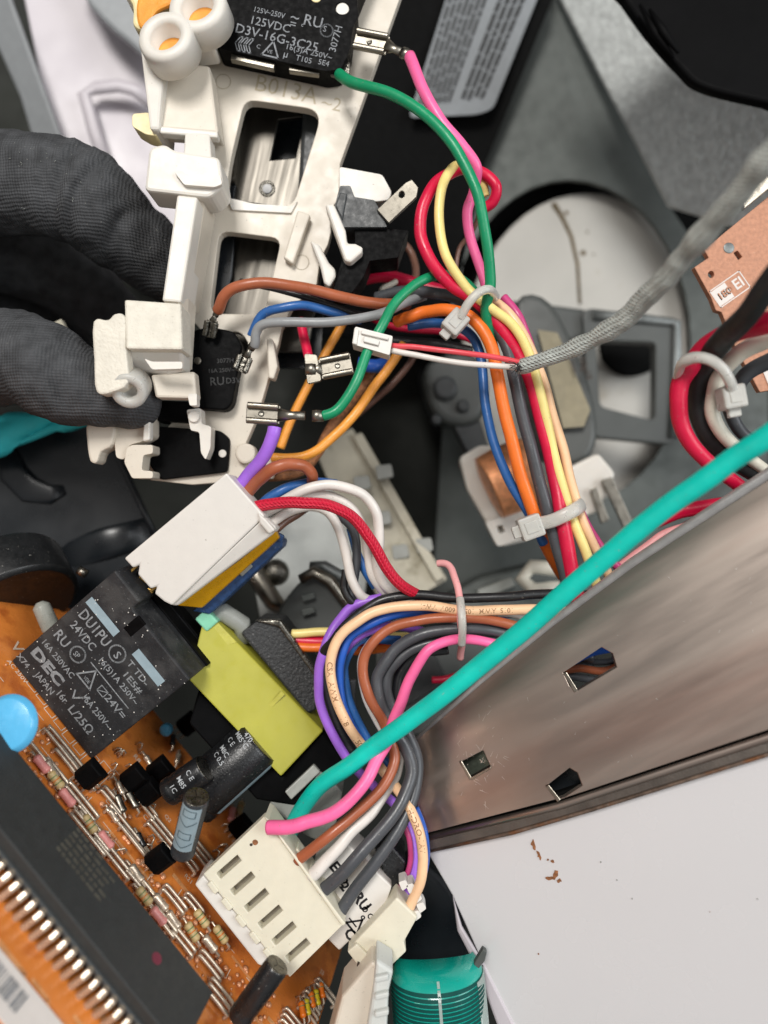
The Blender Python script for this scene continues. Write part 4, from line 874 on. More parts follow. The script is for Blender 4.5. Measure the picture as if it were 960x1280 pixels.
for s_, px, py, sz in (('R12', 205, 1045, 1.5), ('C7', 178, 1020, 1.4), ('D4', 155, 965, 1.6), ('R8', 166, 945, 1.5), ('VV', 12, 806, 3.2), ('AC 250V', 8, 826, 1.3), ('R21', 230, 1095, 1.2), ('J3', 400, 1215, 1.3), ('Q2', 205, 1020, 1.2)):
    v, f = put(glyphs(s_, .01), BI(px, py, 0), E1, -MB_, sz, 1, .09) if False else put(glyphs(s_, .01), BI(px, py, .08), E1, (NB.cross(E1)), sz, 1, .0)
    mk('printed_marking', v, f, M['ink_white'], cb)
# solder beads and pads
def blob(p, r, ax_=NB): return lathe(p, ax_, [(r, 0), (r * .85, r * .45), (r * .4, r * .75)], 8)
for k in range(330):
    t = random.random(); 
    if t < .6: u, v = random.uniform(-12, 60), random.gauss(9.5, 2.6)
    else: u, v = random.uniform(22, 60), random.uniform(1, 12)
    bead.append(blob(B3(u, v, .05), random.uniform(.22, .55)))
v, f = join(bead); mk('solder_bead', v, f, mat('glossy_lacquer_bead', 'd79a72', rough=.18, metal=.2, mott=.3, mscale=.6, bump=.1), cb, kind='stuff', smooth=True)
# wire jumpers, each a part; they share mesh data
proto = {}
def jumper(px, py, n_=1, L_=6., ang=0., gap=1.15):
    for i in range(n_):
        key = round(L_, 1)
        u, v, _ = uvh(BI(px, py, .3)); v += i * gap; ca, sa_ = math.cos(ang), math.sin(ang)
        d = E1 * ca + MB_ * sa_; c = B3(u, v, 0)
        pts = [c, c + NB * .7, c + NB * .95 + d * .5, c + NB * .95 + d * (L_ - .5), c + NB * .7 + d * L_, c + d * L_]
        s = crom([tuple(p) for p in pts], 3)
        if (key, ang) in proto:
            o = proto[(key, ang)].copy(); COL.objects.link(o); m0 = proto[(key, ang)]['at']; o.location = m0_loc[(key, ang)] + (c - V(m0)) * .001
        else:
            o = tube('jumper_wire', [V(p) for p in s], .3, M['jumper'], cb, sides=8); o['at'] = tuple(c); proto[(key, ang)] = o; m0_loc[(key, ang)] = o.location.copy()
m0_loc = {}
for a in ((60, 912, 2, 12.), (30, 925, 1, 5.), (72, 935, 2, 6.), (96, 1010, 3, 8.), (136, 1010, 2, 10.), (150, 1035, 1, 7.), (190, 1022, 3, 7.), (232, 1040, 3, 8.), (226, 1066, 2, 4.), (205, 1108, 2, 5.), (120, 1045, 2, 8.), (160, 1085, 2, 6.),
          (56, 950, 2, 5.), (84, 980, 2, 7.), (196, 1130, 3, 5.), (232, 1118, 2, 4.), (215, 1160, 2, 5.), (250, 1190, 2, 5.), (262, 1225, 3, 5.), (128, 985, 2, 5.), (175, 1000, 2, 4.), (395, 1225, 2, 5.), (380, 1240, 4, 4.), (355, 1262, 4, 4.)):
    jumper(*a)
# small axial parts lying on the board
def axial(px, py, m, ang=0., L_=3.2, r=.75, bands=(), name='resistor'):
    c = BI(px, py, 1.0); d = E1 * math.cos(ang) + MB_ * math.sin(ang)
    o = turned(name, c - d * L_ / 2, d, [(r * .5, 0), (r, .35), (r * .85, L_ * .3), (r * .85, L_ * .7), (r, L_ - .35), (r * .5, L_)], m, cb, n=14)
    for k, bm_ in enumerate(bands): turned('band', c - d * (L_ / 2 - L_ * (.28 + .18 * k)), d, [(r * .9, 0), (r * .9, .3)], bm_, o, n=14)
    v, f, _ = tube_data([c - d * (L_ / 2 + 1) - NB * .9, c - d * (L_ / 2 + .8), c + d * (L_ / 2 + .8), c + d * (L_ / 2 + 1) - NB * .9], .22, 6); mk('lead', v, f, M['jumper'], o, smooth=True)
for px, py, m_, a in ((52, 955, 'pinkish', 0), (84, 997, 'pinkish', 0), (132, 1050, 'pinkish', 0), (198, 1145, 'pinkish', 0), (70, 975, 'band1', 0), (112, 1030, 'band1', .1), (180, 1120, 'band1', 0),
                      (252, 1148, 'band1', .1), (276, 1168, 'band1', .1), (300, 1010, 'band1', 1.4), (150, 1005, 'tin', .4), (165, 1000, 'tin', .2), (290, 1018, 'pinkish', 1.2), (64, 962, 'jumper', .2), (170, 1092, 'jumper', .1), (216, 1150, 'jumper', .1), (240, 1165, 'band1', .2), (200, 1128, 'jumper', 0), (262, 1180, 'jumper', 0)):
    axial(px, py, M[m_], a, bands=(M['band2'], M['led_o'], M['band2']) if m_ == 'band1' else ())
for i in range(5):
    axial(378 + i * 6, 1262 - i * 6 + (i % 2) * 3, M['led_y' if i % 2 else 'led_o'], .9, 2.6, .6, name='resistor', bands=(M['band2'],))

random.seed(33)
for k in range(34):
    px, py = random.uniform(120, 300), random.uniform(930, 1075)
    if (px - 245) ** 2 + (py - 960) ** 2 < 2500: continue
    c = BI(px, py, 0); d = (E1 * random.uniform(-1, 1) + MB_ * random.uniform(-.4, 1)).normalized() * random.uniform(.8, 2.0)
    v, f, _ = tube_data([c, c + NB * 1.1 + d * .15, c + NB * 1.5 + d * .6, c + NB * .9 + d, c + d * 1.05], .17, 6); mk('bent_lead', v, f, M['jumper'], cb, smooth=True)
for px, py, a in ((186, 952, .2), (222, 948, 1.2), (150, 985, .3), (142, 1020, .1), (176, 1050, .3), (262, 1010, 1.3), (280, 1000, 1.1), (216, 925, 1.0)):
    axial(px, py, M['jumper'] if px % 4 else M['capp_clean'], a, 2.6, .55, name='diode')
# main chip
ic = thing('chip', 'long black many-legged chip, out of focus in the lower left corner', 'chip', B3(20, 22, 0))
H = 5.2
u1, v1, _ = uvh(BI(267, 1240, H)); u2, v2, _ = uvh(BI(0, 908, H)); u3, v3, _ = uvh(BI(190, 1268, H)); ue = u1
vb = v3 + .2
def ibox(u_a, u_b, v_a, v_b, h_a, h_b, name, m, par, bevel=.2, taper=0.):
    vs = [B3(u_a, v_a, h_b), B3(u_b, v_a, h_b), B3(u_b, v_b, h_b), B3(u_a, v_b, h_b)]
    return slab(name, vs, -NB * (h_b - h_a), m, par, bevel=bevel)
ibox(-12, ue, v1, vb, 1.6, H, 'body', M['chip'], ic, .25)
ibox(-12.02, ue + .02, v1 - .3, vb + .45, 2.6, 3.4, 'parting_band', mat('chip_side', '3a3d3e', rough=.5), ic, .2)
lead0 = None
for k in range(33):
    u = ue - 1.4 - k * 1.62
    for vv, s_ in ((vb, 1), (v1, -1)):
        if s_ < 0 and k > 0 and False: continue
        if lead0 is None or s_ < 0 and k == 0:
            pts = [B3(u, vv, 3.0), B3(u, vv + s_ * 1.0, 3.0), B3(u, vv + s_ * 1.5, 2.4), B3(u, vv + s_ * 1.6, -.2)]
            v, f, _ = tube_data(pts, .52, 8, .75); o = mk('pin', v, f, M['jumper'], ic, bevel=.06)
            if s_ > 0: lead0 = (o, u)
            else: lead1 = (o, u)
        else:
            src, us = lead0 if s_ > 0 else lead1
            o = src.copy(); COL.objects.link(o); o.location = src.location + E1 * (u - us) * .001
ex, ey = E1, NB.cross(E1)
o_ = BI(50, 1036, H)
it = []
random.seed(4)
for r_ in range(6):
    x = 0
    while x < 8.5 - (r_ == 5) * 3:
        wd_ = random.uniform(.5, 1.6); it.append((rect2(wd_, .55), x + r_ * .0 + 3.4, r_ * .95, 1.)); x += wd_ + .3
printed(it, o_, ex, ey, M['chip_text'], ic, lift=.03)
turned('dot', BI(196, 1198, H), NB, [(.9, 0), (.85, .03)], mat('dark_red_dot', '6a2436', rough=.6), ic, n=16)
# barcode sticker, tan strip
stk = slab('barcode_sticker', [B3(-10, vb + 6.4, .35), B3(ue - 6, vb + 5.7, .35), B3(ue - 6, vb + 11.0, .35), B3(-10, vb + 11.8, .35)], -NB * .25, M['sticker'], None, bevel=0, label='white barcode sticker on the orange board below the row of chip legs', cat='sticker')
it = []; x = 2.
random.seed(8)
while x < 38:
    wd_ = random.choice((.12, .2, .34)); it.append((rect2(wd_, 2.6), x, 1.6, 1.)); x += wd_ + random.choice((.14, .25, .4))
it.append(('3 2 7 1 0 8 5 4 1', 6, .3, 1.1))
v_, f_ = join([put(glyphs(i[0]) if isinstance(i[0], str) else i[0], B3(-10 + i[1], vb + 11.2 - i[2], .38), E1, -MB_, i[3]) for i in it]); mk('barcode', v_, f_, M['ink_dim'], stk)
for k in range(5): 
    v, f = flat_line([(-14, vb + 13.5 + k * 2.2), (ue + 4, vb + 13 + k * 2.2)], 1.0 + (k % 2) * .5, .05); mk('copper_track', v, f, M['track'], cb)

# relay
rl = thing('relay', 'big dusty black power relay with grey printed ratings', 'relay', B3(0, -7, 0))
ua, ub, hA = -10.4, 10.7, 23.6
rb = mk('housing', *prism_data([B3(ua, 0, .2), B3(ub, 0, .2), B3(ub, 0, hA), B3(-3.6, 0, hA), B3(-3.9, 0, hA + .2), B3(-4.0, 0, hA + 1.8), B3(ua, 0, hA + 1.9)], -MB_ * 5.5), M['relayp'], rl, bevel=.35)
mk('rear_housing', *prism_data([B3(ua, -5.5, .2), B3(ub, -5.5, .2), B3(ub, -5.5, hA - .6), B3(ua, -5.5, hA - .6)], -MB_ * 9.5), M['relayp'], rl, bevel=.4)
for vv in (-7.5, -11.2): mk('ridge', *prism_data([B3(-7, vv, hA - .7), B3(ub + .12, vv, hA - .7), B3(ub + .12, vv, hA - .25), B3(-7, vv, hA - .25)], -MB_ * 2.8), M['blackp'], rl, bevel=.15)
mk('notch', *prism_data([B3(-2.5, .06, hA - 3.4), B3(-.6, .06, hA - 3.4), B3(-.6, .06, hA), B3(-2.5, .06, hA)], -MB_ * .5), M['blackp'], rl, bevel=.1)
mk('base_seam', *prism_data([B3(ub + .03, -1, 1.2), B3(ub + .03, -15, 1.2), B3(ub + .03, -15, 1.9), B3(ub + .03, -1, 1.9)], -E1 * .3), M['blackp'], rl, bevel=.05)
ex, ey = E1, NB; o_ = B3(ua, 0, 0)
it = []
def T(s, px, py, size, wide=1., rot=0.):
    p = BF(px, py) - o_; it.append((s, p.dot(ex), p.dot(ey), size, wide, rot))
def TT(s, px, py, qx, qy, size, rot=0.):   # text fitted between two photograph points
    g = glyphs(s, .01); wd_ = max(v.x for v in g[0]); L_ = (BF(qx, qy) - BF(px, py)).length; T(s, px, py, size, L_ / wd_ / size, rot)
TT('DU1PU', 97, 768, 132, 808, 2.7); TT('24VDC', 87, 781, 113, 815, 2.1); T('RU', 66, 793, 2.6, .9); TT('16A 250VAC', 51, 802, 88, 849, 1.55)
TT('X74', 20, 820, 33, 836, 1.5); TT('JAPAN', 43, 844, 64, 868, 1.7); TT('16r', 69, 866, 80, 880, 1.8)
tri = shape2([(0, 0), (1, 0), (.5, .9)], .08)
T(ring2(.5, 24, .10), 84, 816, 2.7); T('SP', 91, 817, 1.4, .8); T(ring2(.5, 24, .09), 132, 815, 2.9); T('S', 141, 819, 2.0)
T(tri, 96, 842, 3.4); T('VDE', 104, 847, .9, .8); TT('T TD-', 158, 829, 180, 859, 1.6); TT('1E5#', 152, 842, 174, 868, 1.6); TT('16(5)1A 250V~', 122, 824, 168, 882, 1.5)
TT('\u25a1 24V=', 120, 862, 150, 897, 2.0) if False else TT('24V=', 130, 872, 152, 899, 1.9); T(shape2([(0, 0), (1, 0), (1, .8), (0, .8)], .1), 121, 862, 1.6); T(shape2([(0, 0), (1, .8)], .1, False), 121, 862, 1.6)
TT('16A 250V~', 101, 871, 133, 912, 1.75); TT('L/25\u03a9', 84, 886, 108, 920, 2.2); T(shape2([(0, .5), (.3, 0), (1, 1)], .12, False), 88, 868, 2.4)
T(shape2([(0, 0), (1, 0)], .02, False), 114, 828, 9.6)
printed(it, o_, ex, ey, mat('relay_ink', '84888b', rough=.6, mott=.3, mscale=2, bump=0), rl, bold=.012)
it = []; TT('DEC', 38, 815, 73, 857, 2.5)
printed(it, o_, ex, ey, MATS['relay_ink'], rl, bold=.05)
for (px, py, qx, qy, hh) in ((108, 752, 143, 795, 1.5), (166, 817, 199, 857, 1.6)):
    a, b = BF(px, py), BF(qx, qy); L_ = (b - a).dot(E1); a2 = a - NB * .2
    mk('printed_bar', *prism_data([a2 + MB_ * .04, a2 + E1 * L_ + MB_ * .04, a2 + E1 * L_ + NB * hh + MB_ * .04, a2 + NB * hh + MB_ * .04], -MB_ * .1), M['ink_bar'], rl)
sp_ = []
random.seed(2)
for k in range(70):
    u, h = random.uniform(ua, ub), random.uniform(.5, hA); r_ = random.uniform(.04, .14); sp_.append(lathe(B3(u, .03, h), MB_, [(r_, 0), (r_ * .6, .05)], 6))
v, f = join(sp_); mk('dust_speck', v, f, M['con_white'], rl, kind='stuff')

# white connector block above the relay, with tape and navy block
wc = thing('connector_block', 'tall white connector block with notched end above the relay', 'connector', P(250, 680, 4))
wf = [(283, 591, 8), (331, 645, 6), (215, 757, 3), (205, 752, 3), (193, 742, 3.4), (196, 733, 3.6), (188, 736, 3.6), (172, 718, 4), (174, 706, 4.2), (166, 710, 4.4), (155, 698, 5)]
slab('housing', wf, 7, M['con_white'], wc, bevel=.3)
slab('side_wall', [(331, 646, 5.9), (346, 660, 4.5), (340, 668, 4), (222, 757, 1.5), (214, 757, 2.8)], 5, M['con_white'], wc, bevel=.3)
slab('end_step', [(322, 640, 7), (333, 650, 6.4), (344, 663, 6), (336, 668, 6), (324, 654, 6)], 3, M['con_white'], wc, bevel=.3)
for q in ([(163, 712, 3), (174, 703, 3), (175, 706, 3), (164, 716, 3)], [(168, 728, 1), (192, 738, 1), (190, 742, 1), (168, 733, 1)], [(186, 738, 2.6), (196, 731, 2.6), (197, 734, 2.6), (188, 741, 2.6)], [(174, 718, 1), (186, 728, 1), (184, 731, 1), (173, 722, 1)]):
    slab('brass_pin', q, .8, mat('brass', 'a08046', rough=.3, metal=.9), wc, bevel=.1)
yf = slab('yellow_tape', [(340, 668, 3.4), (344, 664, 3), (349, 672, 1), (252, 760, -2), (221, 757, 0), (300, 700, 1)], 3, M['yellow_film'], None, bevel=.2, label='amber translucent tape wedge under the white connector block', cat='tape')
nb = thing('navy_block', 'dusty navy blue plastic block under the amber tape', 'block', P(300, 710, -3))
slab('body', [(343, 668, -.5), (354, 676, -1), (352, 684, -1.5), (262, 768, -4), (240, 764, -4), (250, 756, -3)], 6, M['blue_dusty'], nb, bevel=.3)
slab('latch', [(343, 663, .6), (355, 670, .2), (351, 678, 0), (341, 671, .2)], 1.5, M['blue_dusty'], nb, bevel=.2)
slab('clip', [(296, 714, -1.8), (310, 702, -1.6), (316, 708, -1.6), (302, 721, -1.8)], 1.2, M['greyblock'], nb, bevel=.2)

# yellow wrapped transformer
tf = thing('transformer', 'transformer wrapped in yellow tape with a dusty black core', 'transformer', P(330, 870, -10))
slab('winding', [(252, 782, -5), (270, 776, -5.5), (404, 914, -6), (351, 971, -3), (236, 850, -2)], -NB * 0 - V((0, 0, 9)), M['yellow_tape'], tf, bevel=.3)
slab('tape_layer', [(252, 782, -4.9), (270, 776, -5.4), (296, 803, -5.5), (276, 808, -4.9)], .2, mat('yellow_tape_overlap', 'b5b04a', rough=.35), tf, bevel=.03)
slab('tape_layer', [(300, 917, -3.9), (352, 864, -5.2), (356, 868, -5.2), (304, 921, -3.9)], .2, MATS['yellow_tape_overlap'], tf, bevel=.03)
slab('aqua_tape', [(243, 774, -4), (257, 761, -4.6), (273, 777, -4.8), (258, 790, -4.4)], 8, M['aqua'], tf, bevel=.3)
slab('core', [(300, 792, -7), (322, 775, -8), (350, 778, -8), (402, 850, -8.5), (396, 888, -7.6), (384, 893, -7)], 10, M['ferrite'], tf, bevel=.5)
slab('core_edge', [(318, 776, -7), (350, 775, -7.4), (403, 848, -8), (400, 856, -8), (348, 784, -7.4)], 2, M['tin_dark'], tf, bevel=.3)
slab('bobbin', [(248, 862, -3.6), (352, 972, -4.6), (404, 915, -8), (440, 960, -8.5), (380, 1010, -6), (320, 1000, -4), (236, 905, -4)], 6, M['blackp'], tf, bevel=.4)
v, f, _ = tube_data([P(*q) for q in ((262, 770, -8), (280, 766, -8), (302, 780, -9), (306, 800, -10))], 1.7, 12); mk('lead_sleeve', v, f, M['greyblock'], tf, smooth=True)
gbk = thing('grey_component', 'grey box-shaped component beside the yellow transformer', 'component', P(375, 1000, -8))
slab('case', [(336, 1004, -5), (393, 953, -7), (428, 990, -7), (414, 1060, -5), (372, 1040, -5)], 7, M['greyblock'], gbk, bevel=.4)
slab('cover', [(356, 990, -4.4), (392, 956, -6), (400, 965, -6), (364, 1000, -4.4)], 1, mat('lighter_grey', 'a5a6a0', rough=.4), gbk, bevel=.2)

# electrolytic capacitors
def can(label, pxb, pxt, r, hv, m, group='black electrolytic capacitors', cat='capacitor', text=None, tsz=1.3, zb=0, zt=0, stripe=False, tang=0.):
    a, b = P(*pxb), P(*pxt); ax_ = (b - a).normalized(); L_ = (b - a).length
    t = thing('capacitor', label, cat, a, group)
    turned('sleeve', a, ax_, [(r * .92, 0), (r, .4), (r, 1.4), (r * .94, 1.9), (r, 2.4), (r, L_ - .5), (r * .93, L_), (r * .80, L_ + .02)], m, t, n=40)
    turned('end_cap', b - ax_ * .2, ax_, [(r * .80, 0), (r * .80, .12), (r * .1, .1)], M['galv'], t, n=32)
    turned('rim', b - ax_ * .12, ax_, [(r * .80, 0), (r * .95, 0), (r * .95, .16), (r * .80, .16)], M['tin_dark'], t, n=32)
    for k in range(3):
        d = ax_.cross(Z_).normalized(); d = Matrix.Rotation(k * 2.094, 3, ax_) @ d
        v, f, _ = tube_data([b - ax_ * .02 + d * r * .05, b - ax_ * .02 + d * r * .62], .09, 6); mk('vent_line', v, f, M['blackp'], t)
    if text:
        ds = []
        y0 = ax_.cross(Z_).normalized()      # across, in the picture
        zf = y0.cross(ax_).normalized()
        if zf.z < 0: zf = -zf
        for s_, al, ar in text:
            g = glyphs(s_, .012); vs = []
            for q in g[0]:
                h = tang + ar + q.y * 0; along = al - q.y * tsz; ang_ = (ar * r + q.x * tsz) / r
                vs.append(a + ax_ * (L_ - along) + (zf * math.cos(ang_) + y0 * math.sin(ang_)) * (r + .05))
            ds.append((vs, g[1]))
        v, f = join(ds); mk('printed_marking', v, f, M['ink'], t)
    if stripe:
        ds = []
        y0 = ax_.cross(Z_).normalized(); zf = y0.cross(ax_).normalized()
        if zf.z < 0: zf = -zf
        n_ = 8; vs = []
        for i in range(n_ + 1):
            g = stripe[0] + (stripe[1] - stripe[0]) * i / n_
            for hh in (2.6, L_ - .6): vs.append(a + ax_ * hh + (zf * math.cos(g) + y0 * math.sin(g)) * (r + .035))
        mk('stripe', vs, [[2 * i, 2 * i + 1, 2 * i + 3, 2 * i + 2] for i in range(n_)], M['ink_bar'], t)
        if len(stripe) > 2:
            ds = []; mid = (stripe[0] + stripe[1]) / 2
            bp_ = lambda al, g: a + ax_ * al + (zf * math.cos(g) + y0 * math.sin(g)) * (r + .06)
            hw = (stripe[1] - stripe[0]) * .28
            def ln(p, q, w_=.09):
                for k in range(5): seg_(*[bp_(p[0] + (q[0] - p[0]) * j / 5, p[1] + (q[1] - p[1]) * j / 5) for j in (k, k + 1)], w_)
            def seg_(A, B, w_):
                d = (B - A).normalized(); nn = (A - a - ax_ * (A - a).dot(ax_)).normalized(); k_ = nn.cross(d) * w_
                ds.append(([A - k_, B - k_, B + k_, A + k_], [[0, 1, 2, 3]]))
            for o1 in (L_ * .42, L_ * .80):
                q_ = [(o1, mid - hw), (o1 + 1.3, mid - hw), (o1 + 1.3, mid + hw), (o1, mid + hw)]
                for i in range(4): ln(q_[i], q_[(i + 1) % 4])
            for o1 in (L_ * .27, L_ * .64):
                ln((o1 + 1.1, mid - hw * 1.5), (o1, mid)); ln((o1, mid), (o1 + 1.1, mid + hw * 1.5))
            v, f = join(ds); mk('arrow_marking', v, f, mat('stripe_ink', '4f6068', rough=.6), t)
    return t
can('large dusty black electrolytic capacitor standing before the yellow transformer', (240, 1002, -3.5), (325, 926, -5.2), 4.7, 0, M['capp'], stripe=(1.0, 1.28), text=[('C E', 3.4, -1.05), ('M85\u00b0C', 1.8, -1.0), ('M8C', 5.2, -1.0), ('C 0.5', 6.6, -.95), ('470', 0.6, -.7)], tsz=1.25)
st_ = bpy.data.objects['capacitor']
y0 = None
can('small black electrolytic capacitor with white letters, left of the large one', (209, 992, 1), (256, 960, 1), 2.35, 0, M['capp_clean'], text=[('C E', 2.2, -.7), ('M85', 4.0, -.7), ('1C', 5.6, -.5)], tsz=1.2)
can('thin capacitor with a blue-grey printed stripe of arrows and boxes', (228, 1066, 6), (246, 996, 11), 1.95, 0, mat('dusty_dark_sleeve', '303438', rough=.45, mott=.2, dust=.3), stripe=(-1.0, .85, 1))
can('small black capacitor lying low beside the white connector at the bottom edge', (298, 1274, 13), (347, 1206, 13), 1.9, 0, M['capp_clean'])
# transistors
tr0 = None
def transistor(px, py, hgt, label, first=None, turn=0.):
    c = BI(px, py, 3.4 + hgt)
    t = thing('transistor', label, 'transistor', c, 'small black transistors')
    ring_ = [(-1.9, 0), (-1.9, .9), (-1.2, 1.7), (1.2, 1.7), (1.9, .9), (1.9, 0)]
    bt = [c + E1 * (x * math.cos(turn)) + MB_ * (y - .8) + NB * 2 for x, y in ring_]
    mk('body', *prism_data(bt, -NB * 4.0), M['blackp'], t, bevel=.2)
    for k in (-1.2, 0, 1.2):
        v, f, _ = tube_data([c + E1 * k - NB * 2, c + E1 * k - NB * (3.4 + hgt)], .22, 6); mk('leg', v, f, M['jumper'], t)
    return t
tr0 = transistor(200, 1074, 0, 'black transistor just below the foot of the striped capacitor')
for (px, py, lb) in ((113, 968, 'black transistor at the lower corner of the relay'), (168, 972, 'black transistor in the row right of the relay corner'), (200, 962, 'black transistor next to the small lettered capacitor'),
                     (186, 990, 'black transistor below the small lettered capacitor'), (302, 1034, 'black transistor above the corner of the big slotted connector'), (236, 905, 'black transistor in the shade between relay and transformer')):
    t = copy_tree(tr0, BI(px, py, 3.4)); t['label'] = lb
turned('disc', BI(12, 905, 6), (MB_ + NB * .3 - E1 * .2).normalized(), [(.5, -1.2), (3.6, -.9), (4.3, 0), (3.6, .9), (.5, 1.2)], M['cap_blue'], None, n=36, label='glossy blue disc capacitor at the left edge beside the relay', cat='capacitor')
turned('bead', BI(208, 912, 3), MB_, [(.3, -.9), (1.2, -.5), (1.2, .5), (.3, .9)], M['cap_blue'], None, n=20, label='tiny blue disc component in the shade below the relay', cat='component')
bz = thing('buzzer', 'black round buzzer standing behind the relay at the left edge', 'buzzer', P(20, 720, -8))
axb = V((.45, -.55, .35)).normalized(); cb_ = P(20, 742, -12)
turned('case', cb_ - axb * 6, axb, [(9.8, 0), (10.4, .6), (10.4, 8.4), (9.6, 9.0), (9.2, 9.0), (8.6, 8.5), (.5, 8.5)], mat('black_buzzer', '1a1b1c', rough=.38, mott=.2, bump=.1, dust=.1), bz, n=48)
mk('pin', *tube_data([P(98, 712, -8), P(108, 718, -8)], .8, 10)[:2], M['tin'], bz, smooth=True)
turned('grey_part', P(60, 778, -7), NB, [(1.9, -2), (1.9, 2), (1.2, 2.6)], M['greyblock'], None, n=20, label='small grey round component behind the relay at the board edge', cat='component') if False else None
o = turned('indicator', P(58, 772, -7), (E1 - NB * .3).normalized(), [(.6, -3), (1.5, -2.2), (1.6, 2.2), (.6, 3)], mat('dusty_glass', 'a7aaa2', rough=.3, mott=.1, trans=.2), None, n=20, label='small milky glass component behind the left corner of the relay', cat='component')

# big slotted connector
bc = thing('slotted_connector', 'big ivory connector housing with six slots at the bottom centre', 'connector', P(330, 1130, 6))
bc_top = [(330, 1021), (427, 1156), (420, 1163), (362, 1219), (254, 1096), (262, 1088)]
def zc(q, dz=0): return [(x, y, 5 + (y - 1120) * .012 + dz) for x, y in q]
face = zc([(330, 1021), (428, 1157), (362, 1222), (254, 1093)])
slots = []
S_ex = V((86, 105)) / 136; 
for k in range(6):
    cx, cy = 286 + k * 17.2, 1084 + k * 20.8; lx_, ly_ = 13.2, -11.6; wx, wy = 2.7, 3.6
    slots.append(zc([(cx - lx_ - wx, cy - ly_ - wy), (cx + lx_ - wx, cy + ly_ - wy), (cx + lx_ + wx, cy + ly_ + wy), (cx - lx_ + wx, cy - ly_ + wy)]))
slab('housing', face, 2.0, M['con'], bc, bevel=.2, holes=slots)
slab('inner_wall', zc([(326, 1030), (420, 1158), (360, 1212), (262, 1096)], -2.2), 5, mat('slot_wall', 'a89f90', rough=.6), bc, bevel=.2)
slab('top_edge', zc([(330, 1021), (336, 1025), (432, 1155), (428, 1158)], .5), 6, M['con'], bc, bevel=.25)
slab('base_shroud', zc([(254, 1094), (243, 1106), (322, 1206), (352, 1218), (362, 1221)], -.4), 6, M['con_white'], bc, bevel=.3)
tl0 = None
for k in range(5):
    x, y = 262 + k * 17.4, 1112 + k * 21
    o = slab('latch_step', zc([(x - 4, y - 6), (x + 2, y - 11), (x + 12, y + 2), (x + 6, y + 7)], .3), 1.0, M['con'], bc, bevel=.2)
for (x, y, r_) in ((319, 1053, .55), (317, 1088, .2), (314, 1056, .3)): turned('scorch_mark', P(x, y, 4.2), Z_, [(r_, 0), (r_ * .8, .06)], M['ink_dark' if r_ < .5 else 'rust'], bc, n=9)
for (x, y) in ((352, 1042), (370, 1068), (386, 1092), (402, 1114), (416, 1136)):
    slab('wire_port', zc([(x - 5, y - 2), (x + 2, y - 8), (x + 9, y + 2), (x + 2, y + 8)], -1.2), 3, M['con'], bc, bevel=.3)
# white relay with bold print
wr_ = thing('relay', 'white relay with bold black print behind the grey wires', 'relay', P(445, 1130, 0))
zw = 1.0
slab('case', zz(rounded([(427, 1048), (490, 1108), (482, 1132), (424, 1189), (386, 1150), (392, 1080)], 3), zw), 8, M['con_white'], wr_, bevel=.3)
slab('case_edge', [(478, 1098, .4), (490, 1108, -1), (482, 1131, -1), (474, 1124, .5)], 6, M['con_white'], wr_, bevel=.3)
ex = V((.62, -.78, 0)).normalized(); ey = V((.78, .62, 0)).normalized()
it = []; o_ = P(386, 1150, zw)
def T(s, px, py, size, wide=1., rot=0.): p = P(px, py, zw) - o_; it.append((s, p.dot(ex), p.dot(ey), size, wide, rot))
T('E', 411, 1083, 2.4); T('9:2', 417, 1094, 2.0); T('.2', 402, 1100, 2.0); T('2', 424, 1108, 2.2, 1); T('RU', 440, 1122, 2.6, .9); T(shape2([(0, 0), (1.1, 0), (.55, .95)], .14), 433, 1153, 2.4); T('C', 429, 1166, 2.4)
T(ring2(.5, 10, .22), 452, 1136, .8); T(ring2(.5, 10, .22), 459, 1145, .8); T('s', 455, 1134, 1.6); T('o', 450, 1146, 1.4); T(shape2([(0, 0), (1, 0)], .14, False), 437, 1148, 1.7)
printed(it, o_, ex, ey, mat('bold_black_ink', '15151a', rough=.5, bump=0), wr_, bold=.035)
slab('black_relay', [(468, 1062, -1), (486, 1052, -2), (508, 1078, -2), (500, 1104, -1), (488, 1112, -1)], 8, M['capp'], None, bevel=.4, label='dusty black relay block between the white relay and the peach wire', cat='relay')
# cream connector at the lower right of the board
cc = thing('cream_connector', 'cream side connector below the peach and purple wires', 'connector', P(480, 1170, 2))
slab('housing', zz([(496, 1122), (522, 1147), (505, 1178), (508, 1190), (490, 1207), (470, 1192), (456, 1206), (446, 1202), (434, 1190), (445, 1176)], 3.5), 5, M['con'], cc, bevel=.3)
slab('step', zz([(434, 1190), (446, 1180), (466, 1200), (458, 1212), (448, 1208)], 4.2), 2, M['con'], cc, bevel=.25)
slab('slot', zz([(447, 1203), (456, 1209), (454, 1214), (446, 1208)], 4.6), .5, M['ink_dark'], cc, bevel=0)
slab('dark_side', zz([(446, 1178), (490, 1130), (482, 1128), (440, 1172)], 1), 3, M['ink_dim'], cc, bevel=.2)
for (x, y) in ((522, 1124), (527, 1136), (521, 1146), (514, 1112), (505, 1108)):
    slab('latch', zz(rounded([(x - 7, y - 5), (x + 2, y - 8), (x + 6, y), (x - 2, y + 6)], 2), 2.5), 3, M['con_white'], cc, bevel=.3)

